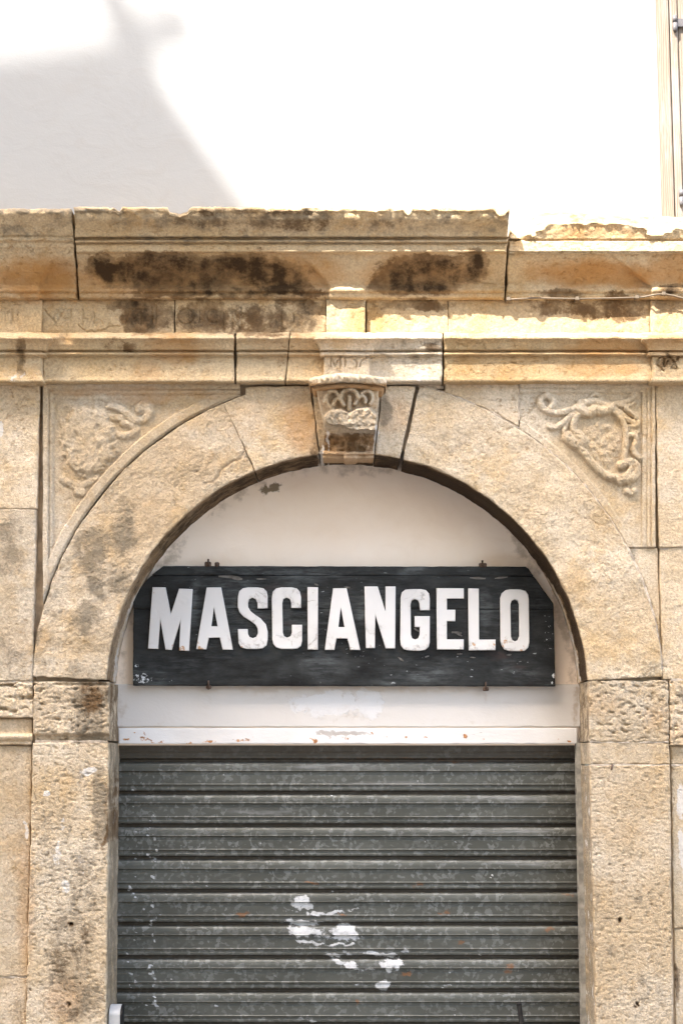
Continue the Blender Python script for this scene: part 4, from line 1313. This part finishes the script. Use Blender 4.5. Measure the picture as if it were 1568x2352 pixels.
for x in range(760, 1320, 58): st(1, x + rnd.uniform(-20, 20), 1694 + rnd.uniform(-10, 8), rnd.uniform(6, 12), 5, 0, rnd.uniform(.6, .9))
for a in [(1, 330, 1692, 12, 12, 0, .9), (1, 310, 1686, 6, 5, 0, .9), (1, 1300, 1697, 6, 5, 0, 1.), (1, 860, 1683, 7, 4, 0, 1.), (3, 770, 1684, 60, 8, 0, 1.), (3, 820, 1688, 40, 8, 0, 1.), (1, 790, 1690, 50, 8, 0, .7), (3, 1100, 1678, 30, 5, 0, .8)]: st(*a)
quad_stone('metal_strip', [(272, 1672), (1325, 1672), (1325, 1708), (272, 1708)], .224, M_LINTEL, lint, rough=.0006, chip=.0015, back=.262, step=.008, seed=102, jitter=.3)

# ------------------------------------------------------------------ roller shutter
STAINS.clear()
s7 = lambda x, y: (551 + x * .41, 1974.8 + y * .41)
for x, y, rx, ry, an, s in [(360, 245, 60, 34, 0, .75), (480, 290, 220, 12, 0, .7), (350, 352, 110, 18, 0, .8), (335, 405, 80, 34, 10, .9), (430, 415, 80, 34, 0, .75),
                            (580, 408, 110, 40, 0, .95), (570, 470, 90, 9, 0, .7), (380, 466, 90, 9, 0, .7), (560, 526, 110, 12, 0, .65), (800, 526, 110, 16, 4, .75), (920, 515, 90, 8, 0, .5),
                            (610, 582, 100, 26, 16, .8), (700, 608, 60, 12, 10, .6), (845, 590, 70, 40, 0, .9), (795, 708, 60, 24, 0, .8), (700, 690, 80, 6, 0, .5), (1160, 704, 36, 8, 0, .6), (380, 905, 60, 10, 0, .5)]:
    a, b = s7(x, y); st(2, a, b, rx * .41, ry * .41, an, s)
for x, y, rx, ry in [(450, 400, 260, 120), (740, 570, 260, 90)]:
    a, b = s7(x, y); st(3, a, b, rx * .41, ry * .41, 0, .45)
for x, y, rx, ry in [(990, 128, 46, 26), (1140, 298, 46, 18), (1236, 464, 30, 16), (660, 800, 20, 20), (1500, 620, 24, 34), (20, 308, 40, 12), (400, 130, 50, 10), (570, 310, 40, 12), (930, 645, 30, 12), (520, 880, 40, 8)]:
    a, b = s7(x, y); st(1, a, b, rx * .41, ry * .41, 0, .95)
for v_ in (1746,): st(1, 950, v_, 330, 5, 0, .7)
st(1, 1265, 2140, 18, 8, 0, .9); st(1, 1300, 2060, 30, 6, 0, .7); st(1, 1275, 2420, 10, 16)
for i in range(46):      # splashes of paint down the left end
    st(2, 346 + rnd.gauss(0, 8), rnd.uniform(1840, 2330), rnd.uniform(1.2, 2.6), rnd.uniform(1.5, 6), 0, 1)
for i in range(26): st(2, 304 + rnd.gauss(0, 6), rnd.uniform(1800, 2300), rnd.uniform(1, 2.4), rnd.uniform(1, 3), 0, 1)
for i in range(40): st(2, rnd.uniform(280, 1310), rnd.uniform(1760, 2340), rnd.uniform(1, 2.2), rnd.uniform(1, 5), 0, .9)
for x, v0 in ((600, 1860), (900, 1800), (1200, 1830), (1120, 1905), (820, 1975), (640, 2050), (1260, 1985), (1000, 1760), (420, 1960), (780, 1760), (1180, 1980)):
    st(3, x, v0, rnd.uniform(80, 200), 10, 0, rnd.uniform(.6, .95))
shut = thing('roller_shutter', 'grey galvanised steel roller shutter with horizontal ribbed slats, pulled down', 'shutter', (float(W(798, 2000, .26)[0]), .262, 0))
YS = .262
PT = .1085
ztop = float(W(800, 1750.5, YS)[2])
PROF = [(0.0, .012), (.012, .0035), (.035, .0000), (.07, -.0025), (.11, -.0044), (.16, -.0060), (.21, -.0066), (.25, -.0066), (.266, -.0080), (.280, -.002), (.30, .0015), (.315, 0), (.40, 0), (.55, 0), (.67, 0), (.683, -.0035), (.70, -.0042),
        (.712, -.001), (.73, .0005), (.80, .0010), (.88, .0018), (.893, .008), (.905, .015), (.93, .018), (.985, .017), (1.0, .012)]
def slat_mesh(zt, step, full, xoff):
    xl, xr_ = -.782 + xoff, .798 + xoff
    xs = np.linspace(xl, xr_, max(2, int((xr_ - xl) / step)))
    fr_ = np.array([p[0] for p in PROF]); fy = np.array([p[1] for p in PROF])
    if full:
        fz = np.unique(np.concatenate([fr_, np.linspace(0, 1, 36)]))
        fy = np.interp(fz, fr_, fy)
    else: fz = fr_
    X, T = np.meshgrid(xs, fz)
    Z = zt - T * PT
    Y = YS + np.interp(T, fz, fy) + .0016 * perlin(np.stack([X * 2.2, Z * 9, 0 * X + zt], -1))
    P = np.stack([X, Y, Z], -1)
    # survey pixel of each vertex, for the marks
    dz = Z - EYE; dy_ = Y - CAMY
    fwd = dy_ * CP + dz * SP; up = -dy_ * SP + dz * CP
    uu = CW / 2 + FPX * X / fwd; vv = CH / 2 - FPX * up / fwd
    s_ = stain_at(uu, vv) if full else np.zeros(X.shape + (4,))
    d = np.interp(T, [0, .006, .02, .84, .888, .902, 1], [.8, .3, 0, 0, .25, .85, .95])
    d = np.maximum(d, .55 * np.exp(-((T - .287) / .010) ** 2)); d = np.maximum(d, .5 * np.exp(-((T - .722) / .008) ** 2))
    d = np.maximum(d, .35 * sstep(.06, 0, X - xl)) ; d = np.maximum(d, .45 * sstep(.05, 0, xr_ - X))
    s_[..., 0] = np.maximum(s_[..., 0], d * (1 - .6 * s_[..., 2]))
    s_[..., 3] = np.maximum(s_[..., 3], .38 * np.exp(-((T - .06) / .05) ** 2))  # sky light on the upturned roll, painted as a paler band
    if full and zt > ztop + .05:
        s_[..., 0] = np.maximum(s_[..., 0], .82 + .3 * fbm(np.stack([X * 4, Z * 30, 0 * X], -1), 3))  # top slat: brown dirt and the lintel's shade painted dark together
    R, C = X.shape
    idx = np.arange(R * C).reshape(R, C)
    F = np.stack([idx[:-1, :-1], idx[1:, :-1], idx[1:, 1:], idx[:-1, 1:]], -1).reshape(-1, 4)
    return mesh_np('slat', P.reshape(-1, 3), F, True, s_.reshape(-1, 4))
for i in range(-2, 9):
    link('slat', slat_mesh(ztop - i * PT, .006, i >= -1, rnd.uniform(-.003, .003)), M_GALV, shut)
i = 9
base_me = None
while ztop - (i + 1) * PT > .03:
    zt = ztop - i * PT
    if base_me is None:
        base_me = slat_mesh(zt, .05, False, 0); zb_ = zt
        proto = link('slat', base_me, M_GALV, shut)
    else:
        o = proto.copy(); COL.objects.link(o)
        o.parent = shut; o.location = proto.location + Vector((0, 0, zt - zb_))
    i += 1
link('bottom_bar', box_mesh('bottom_bar', (-.80, .25, .005), (.815, .285, max(.03, ztop - i * PT) - .001), .004), M_GALV, shut)
zt_ = float(W(800, 1706, .25)[2])
for a, b in ((-.800, -.776), (.792, .818)):
    bm = bmesh.new()
    sgn = 1 if a < 0 else -1
    xo = a if sgn > 0 else b
    xi = b if sgn > 0 else a
    prof = [(xo, .205), (xo + sgn * .010, .203), (xo + sgn * .012, .212), (xi, .214), (xi, .222), (xo + sgn * .012, .226), (xo + sgn * .012, .238), (xi + sgn * .002, .240), (xi + sgn * .002, .246), (xo, .246)]
    lo_ = [bm.verts.new((x, y, 0.0)) for x, y in prof]; hi_ = [bm.verts.new((x, y, zt_)) for x, y in prof]
    for q in range(len(prof)):
        w_ = (q + 1) % len(prof)
        bm.faces.new((lo_[q], lo_[w_], hi_[w_], hi_[q]))
    bm.faces.new(hi_); bm.faces.new(lo_[::-1])
    bmesh.ops.recalc_face_normals(bm, faces=bm.faces[:])
    me = bpy.data.meshes.new('guide_rail'); bm.to_mesh(me); bm.free()
    link('guide_rail', me, M_RAIL, shut)

# ------------------------------------------------------------------ the sign
STAINS.clear()
for a in [(2, 325, 1560, 26, 12, 0, .9), (2, 318, 1536, 14, 6, 0, .8), (2, 390, 1565, 30, 5, 0, .6), (2, 1255, 1450, 16, 60, 0, .5), (2, 1268, 1560, 8, 16, 0, .8), (2, 1180, 1545, 40, 5, 0, .5),
          (3, 945, 1310, 36, 14, -20, .6), (3, 1185, 1540, 40, 8, 0, .5), (3, 450, 1380, 12, 60, 0, .5), (3, 835, 1400, 12, 40, 0, .5), (3, 980, 1548, 60, 10, 0, .5), (3, 745, 1530, 50, 40, 0, .45), (3, 1115, 1400, 16, 50, 0, .45), (3, 700, 1320, 120, 16, 0, .4), (3, 565, 1390, 40, 40, 0, .35)]: st(*a)
YB = .198
sign = thing('shop_sign', 'black painted wooden shop sign with raised white letters reading MASCIANGELO', 'sign', tuple(w1(790, 1575, YB)))
lft = [(1300, 375), (1318, 352), (1332, 337), (1355, 320), (1380, 307), (1574, 305.5)]
rgt = [(1302, 1207), (1306, 1213), (1318, 1221), (1350, 1244), (1386, 1270.5), (1576, 1274.5)]
fl = lambda v: np.interp(v, [p[0] for p in lft], [p[1] for p in lft])
fr2 = lambda v: np.interp(v, [p[0] for p in rgt], [p[1] for p in rgt])
def plank(v0, v1, seed, yo=0.0):
    t = axis((v1 - v0) / 700, .006)[:, None]
    s = axis(1.3, .008)[None, :]
    v = v0 + (v1 - v0) * t + 0 * s
    v = v + 2.0 * s * 0 + 1.4 * s
    u = fl(v) + (fr2(v) - fl(v)) * s
    h = np.zeros_like(u)
    for k_ in range(5):     # fine splits along the grain
        a = rnd.uniform(340, 1150); b = rnd.uniform(v0, v1); L = rnd.uniform(40, 120)
        h = h - stroke_h(u, v, [(a, b), (a + L, b + rnd.uniform(-2, 2))], 1.5, .0012)
    grid_mesh('board', u, v, YB + yo, M_SIGN, sign, back=.232, rough=.0012, rscale=6, chip=.0022, jitter=.5, seed=seed, height=h)
plank(1300, 1321, 111, .0005)
plank(1322, 1398, 112, 0)
plank(1398.9, 1574.5, 113, .0008)

D2 = lambda x, y: (275.6 + .3398 * x, 1267.6 + .3398 * y)
D3 = lambda x, y: (780.7 + .3515 * x, 1267.6 + .3515 * y)
LET = [
 ('M', [[D2(*p) for p in [(220, 238), (308, 240), (344, 420), (400, 248), (490, 252), (467, 668), (400, 666), (410, 458), (350, 662), (308, 660), (272, 450), (258, 655), (190, 654)]]], 0),
 ('A', [[D2(*p) for p in [(586, 240), (683, 240), (763, 660), (693, 660), (675, 578), (600, 580), (584, 658), (515, 656)]], [D2(*p) for p in [(635, 373), (660, 503), (616, 503)]]], 0),
 ('S', [[D2(*p) for p in [(997, 380), (930, 382), (928, 345), (918, 320), (895, 308), (873, 318), (865, 345), (866, 372), (882, 400), (912, 425), (950, 450), (985, 490), (998, 540), (998, 590), (990, 630), (965, 650), (930, 656), (855, 655), (818, 645), (801, 615), (797, 522), (862, 522), (864, 555), (875, 575), (897, 583), (920, 575), (932, 550), (930, 518), (915, 490), (880, 465), (835, 437), (806, 405), (795, 368), (797, 300), (806, 265), (830, 246), (865, 240), (932, 240), (968, 246), (990, 266), (997, 300)]]], 1),
 ('C', [[D2(*p) for p in [(1157, 378), (1157, 345), (1148, 318), (1125, 308), (1103, 318), (1096, 345), (1100, 545), (1108, 570), (1130, 580), (1153, 570), (1162, 545), (1162, 493), (1230, 493), (1230, 600), (1222, 635), (1200, 652), (1165, 656), (1088, 655), (1055, 645), (1036, 622), (1029, 590), (1025, 310), (1032, 270), (1055, 247), (1090, 240), (1163, 240), (1195, 248), (1215, 270), (1223, 305), (1223, 378)]]], 1),
 ('I', [[D2(*p) for p in [(1267, 238), (1337, 240), (1337, 660), (1268, 659)]]], 0),
 ('A', [[(764.9, 1351.5), (795.5, 1350.9), (827.1, 1492.6), (803.9, 1492.6), (797.6, 1466.3), (772.7, 1465.9), (767.6, 1492.5), (745.5, 1492.5)], [(782.2, 1394.3), (791.2, 1440.5), (776.8, 1440.2)]], 0),
 ('N', [[D3(*p) for p in [(160, 226), (245, 226), (297, 392), (297, 226), (362, 226), (360, 630), (297, 630), (230, 408), (228, 628), (168, 628)]]], 0),
 ('G', [[D3(*p) for p in [(585, 380), (522, 380), (518, 335), (508, 315), (487, 308), (468, 316), (460, 340), (462, 540), (470, 565), (490, 573), (510, 565), (520, 540), (520, 490), (487, 490), (487, 420), (585, 420), (585, 590), (578, 620), (555, 640), (520, 646), (450, 645), (415, 635), (397, 610), (393, 570), (396, 300), (403, 265), (425, 247), (460, 243), (530, 243), (560, 250), (580, 272), (585, 305)]]], 1),
 ('E', [[D3(*p) for p in [(630, 237), (807, 238), (807, 304), (697, 304), (697, 378), (752, 378), (752, 452), (697, 452), (697, 572), (807, 572), (807, 637), (632, 637)]]], 0),
 ('L', [[D3(*p) for p in [(837, 238), (905, 240), (907, 573), (1015, 573), (1015, 641), (840, 643)]]], 0),
 ('O', [[D3(*p) for p in [(1046, 300), (1055, 270), (1080, 250), (1110, 245), (1175, 245), (1210, 255), (1228, 280), (1232, 310), (1236, 590), (1228, 625), (1205, 645), (1175, 648), (1105, 647), (1070, 635), (1053, 605), (1048, 580)]], [D3(*p) for p in [(1112, 340), (1120, 318), (1140, 310), (1160, 318), (1168, 340), (1170, 550), (1160, 577), (1142, 585), (1124, 577), (1115, 555)]]], 0),
]
YL = YB - .012
for ch, loops, rnds in LET:
    cu = bpy.data.curves.new('letter', 'CURVE')
    cu.dimensions = '2D'; cu.fill_mode = 'BOTH'
    cu.extrude = .0042; cu.bevel_depth = .0028; cu.bevel_resolution = 3; cu.offset = -.0026
    for lp in loops:
        sp = cu.splines.new('POLY')
        pts = W([p[0] for p in lp], [p[1] for p in lp], YL)
        sp.points.add(len(lp) - 1)
        for q, p in zip(sp.points, pts): q.co = (p[0], p[2], 0, 1)
        sp.use_cyclic_u = True
    tmp = bpy.data.objects.new('letter_tmp', cu)
    COL.objects.link(tmp)
    dg = bpy.context.evaluated_depsgraph_get()
    me = bpy.data.meshes.new_from_object(tmp.evaluated_get(dg))
    bpy.data.objects.remove(tmp); bpy.data.curves.remove(cu)
    co = np.empty(len(me.vertices) * 3); me.vertices.foreach_get('co', co); co = co.reshape(-1, 3)
    nc = np.stack([co[:, 0], (YB - .0055) - co[:, 2], co[:, 1]], -1)
    me.vertices.foreach_set('co', nc.ravel())
    me.update()
    me.materials.clear()
    link('letter', me, M_LETTER, sign, 'letter ' + ch)

# hooks and nails that hold the board
def hook(u, v0, v1, plate, down=False):
    o = link('hook', tube_mesh('hook', [w1(u, v0, YB - .006), w1(u, v1, YB - .006), w1(u, v1 + (4 if not down else -2), YB + .03)], .0035, 8), M_IRON, sign)
    if plate:
        a, b, c, d = plate
        p, q = w1(a, d, YB), w1(b, c, YB)
        pl_ = link('hook_plate', box_mesh('hook_plate', (p.x, YB - .002, p.z), (q.x, YB + .012, q.z), .003), M_IRON, sign)
        pl_.parent = o; pl_.location = (0, 0, 0)
hook(478.5, 1284, 1299, (470, 485, 1290, 1301))
hook(498, 1293, 1299, (493, 504, 1291, 1301))
hook(1107, 1287, 1300, (1099, 1117, 1293, 1303))
hook(479, 1563, 1578, (473, 486, 1574, 1582))
hook(1115, 1566, 1581, (1108, 1122, 1578, 1587))
# curls of paint peeling off the board
def flake(u, v, L, w, ang, lift, seed):
    r = random.Random(seed)
    n, m = 8, 3
    V = []
    c, s = math.cos(ang), math.sin(ang)
    for i in range(n):
        for j in range(m):
            a = (i / (n - 1) - .5) * L; b = (j / (m - 1) - .5) * w * (1 - .6 * abs(i / (n - 1) - .5) * 2 + .2 * r.random())
            p = w1(u + a * c - b * s, v + a * s + b * c, YB - .001)
            p.y -= lift * ((1 - j / (m - 1)) ** 1.5) * (.5 + .5 * math.sin(i * 1.3 + seed)) + .001
            V.append(tuple(p))
    F = [(i * m + j, i * m + j + 1, (i + 1) * m + j + 1, (i + 1) * m + j) for i in range(n - 1) for j in range(m - 1)]
    link('paint_flake', mesh_np('paint_flake', V, F, True), M_FLAKE, sign)
for a in [(525, 1325, 46, 6, .05, .010, 1), (545, 1329, 24, 7, .1, .012, 2), (1096, 1328, 36, 5, .05, .010, 3), (1150, 1327, 30, 4, -.1, .008, 4), (727, 1343, 10, 4, .3, .006, 5),
          (797, 1349, 14, 4, .1, .006, 6), (1048, 1453, 24, 5, .1, .008, 7), (1054, 1458, 14, 4, .4, .008, 8), (956, 1447, 14, 4, .6, .006, 9), (1055, 1502, 12, 3, 0, .006, 10), (1085, 1510, 12, 3, .1, .006, 11), (1168, 1504, 12, 4, -.1, .007, 12), (600, 1330, 22, 3, 0, .004, 13), (920, 1514, 16, 4, .6, .005, 14), (980, 1508, 10, 3, -.3, .005, 15)]:
    flake(*a)

# ------------------------------------------------------------------ small things
cab = thing('cable', 'thin brown cable clipped along the frieze under the right cornice', 'cable', tuple(w1(1167, 687, -.02)))
cp = [(1164, 688), (1190, 686.5), (1225, 684.5), (1280, 685.5), (1324, 686.2), (1400, 685), (1461, 683.2), (1478, 682), (1492, 679), (1508, 676), (1523, 675), (1545, 679), (1568, 685), (1640, 700), (1800, 706), (1980, 704)]
yc = lambda u: -.030 if u < 1480 else -.048
link('wire', tube_mesh('wire', [w1(a, b, yc(a)) for a, b in cp], .0032, 8), M_CABLE, cab)
for a, b in ((1167, 687), (1325, 686.5), (1462, 683), (1523, 675)):
    p = w1(a, b, yc(a))
    link('clip', box_mesh('clip', (p.x - .007, p.y - .006, p.z - .006), (p.x + .007, p.y + .035, p.z + .007), .002), M_CABLE, cab)

nail = thing('nail', 'rusty iron nail driven into the right pier below the joint', 'nail', tuple(w1(1404, 1762, 0)))
link('shank', tube_mesh('shank', [w1(1406, 1756, .02), w1(1405, 1758, -.016), w1(1403, 1768, -.022)], .0032, 8), M_IRON, nail)

gb = thing('shutter_lock', 'light grey rounded metal lock housing at the bottom left of the roller shutter', 'lock', tuple(w1(265, 2352, .2)))
def lock_box():
    xa, xb = float(W(252, 2330, .05)[0]), float(W(277, 2330, .05)[0])
    zt2 = float(W(265, 2306, .09)[2])
    def half(x0, x1, r, nm, mat):
        bm = bmesh.new()
        yf = .035 + (.055 - r)
        pts = [(.085, zt2)] + [(yf + r - r * math.sin(math.pi / 2 * i / 12), zt2 - r * .5 + r * .5 * math.cos(math.pi / 2 * i / 12)) for i in range(13)]
        pts += [(yf + .004, zt2 - .12), (yf + .03, zt2 - .22), (.085, zt2 - .30)]
        A = [bm.verts.new((x0, y, z)) for y, z in pts]; B = [bm.verts.new((x1, y, z)) for y, z in pts]
        for i in range(len(pts)):
            j = (i + 1) % len(pts)
            bm.faces.new((A[i], A[j], B[j], B[i]))
        bm.faces.new(A); bm.faces.new(B[::-1])
        bmesh.ops.recalc_face_normals(bm, faces=bm.faces[:])
        me = bpy.data.meshes.new(nm); bm.to_mesh(me); bm.free()
        return link(nm, me, mat, gb)
    half(xa, xb, .055, 'cover', M_GREY)
    half(xb + .0005, xb + .007, .052, 'end_plate', M_DARKM)
lock_box()
rod = thing('iron_rod', 'thin black iron rod leaning in front of the lower right shutter slats', 'rod', tuple(w1(1215, 2420, .1)))
a, b = w1(1191, 2306, .20), w1(1216, 2480, .08)
link('bar', tube_mesh('bar', [a, a + (b - a) * 2.2], .0080, 10), M_DARKM, rod)
link('bar_tip', tube_mesh('bar_tip', [a + (a - b).normalized() * .004, a - (a - b).normalized() * .006], .0088, 10), M_DARKM, rod)

bpy.context.view_layer.update()
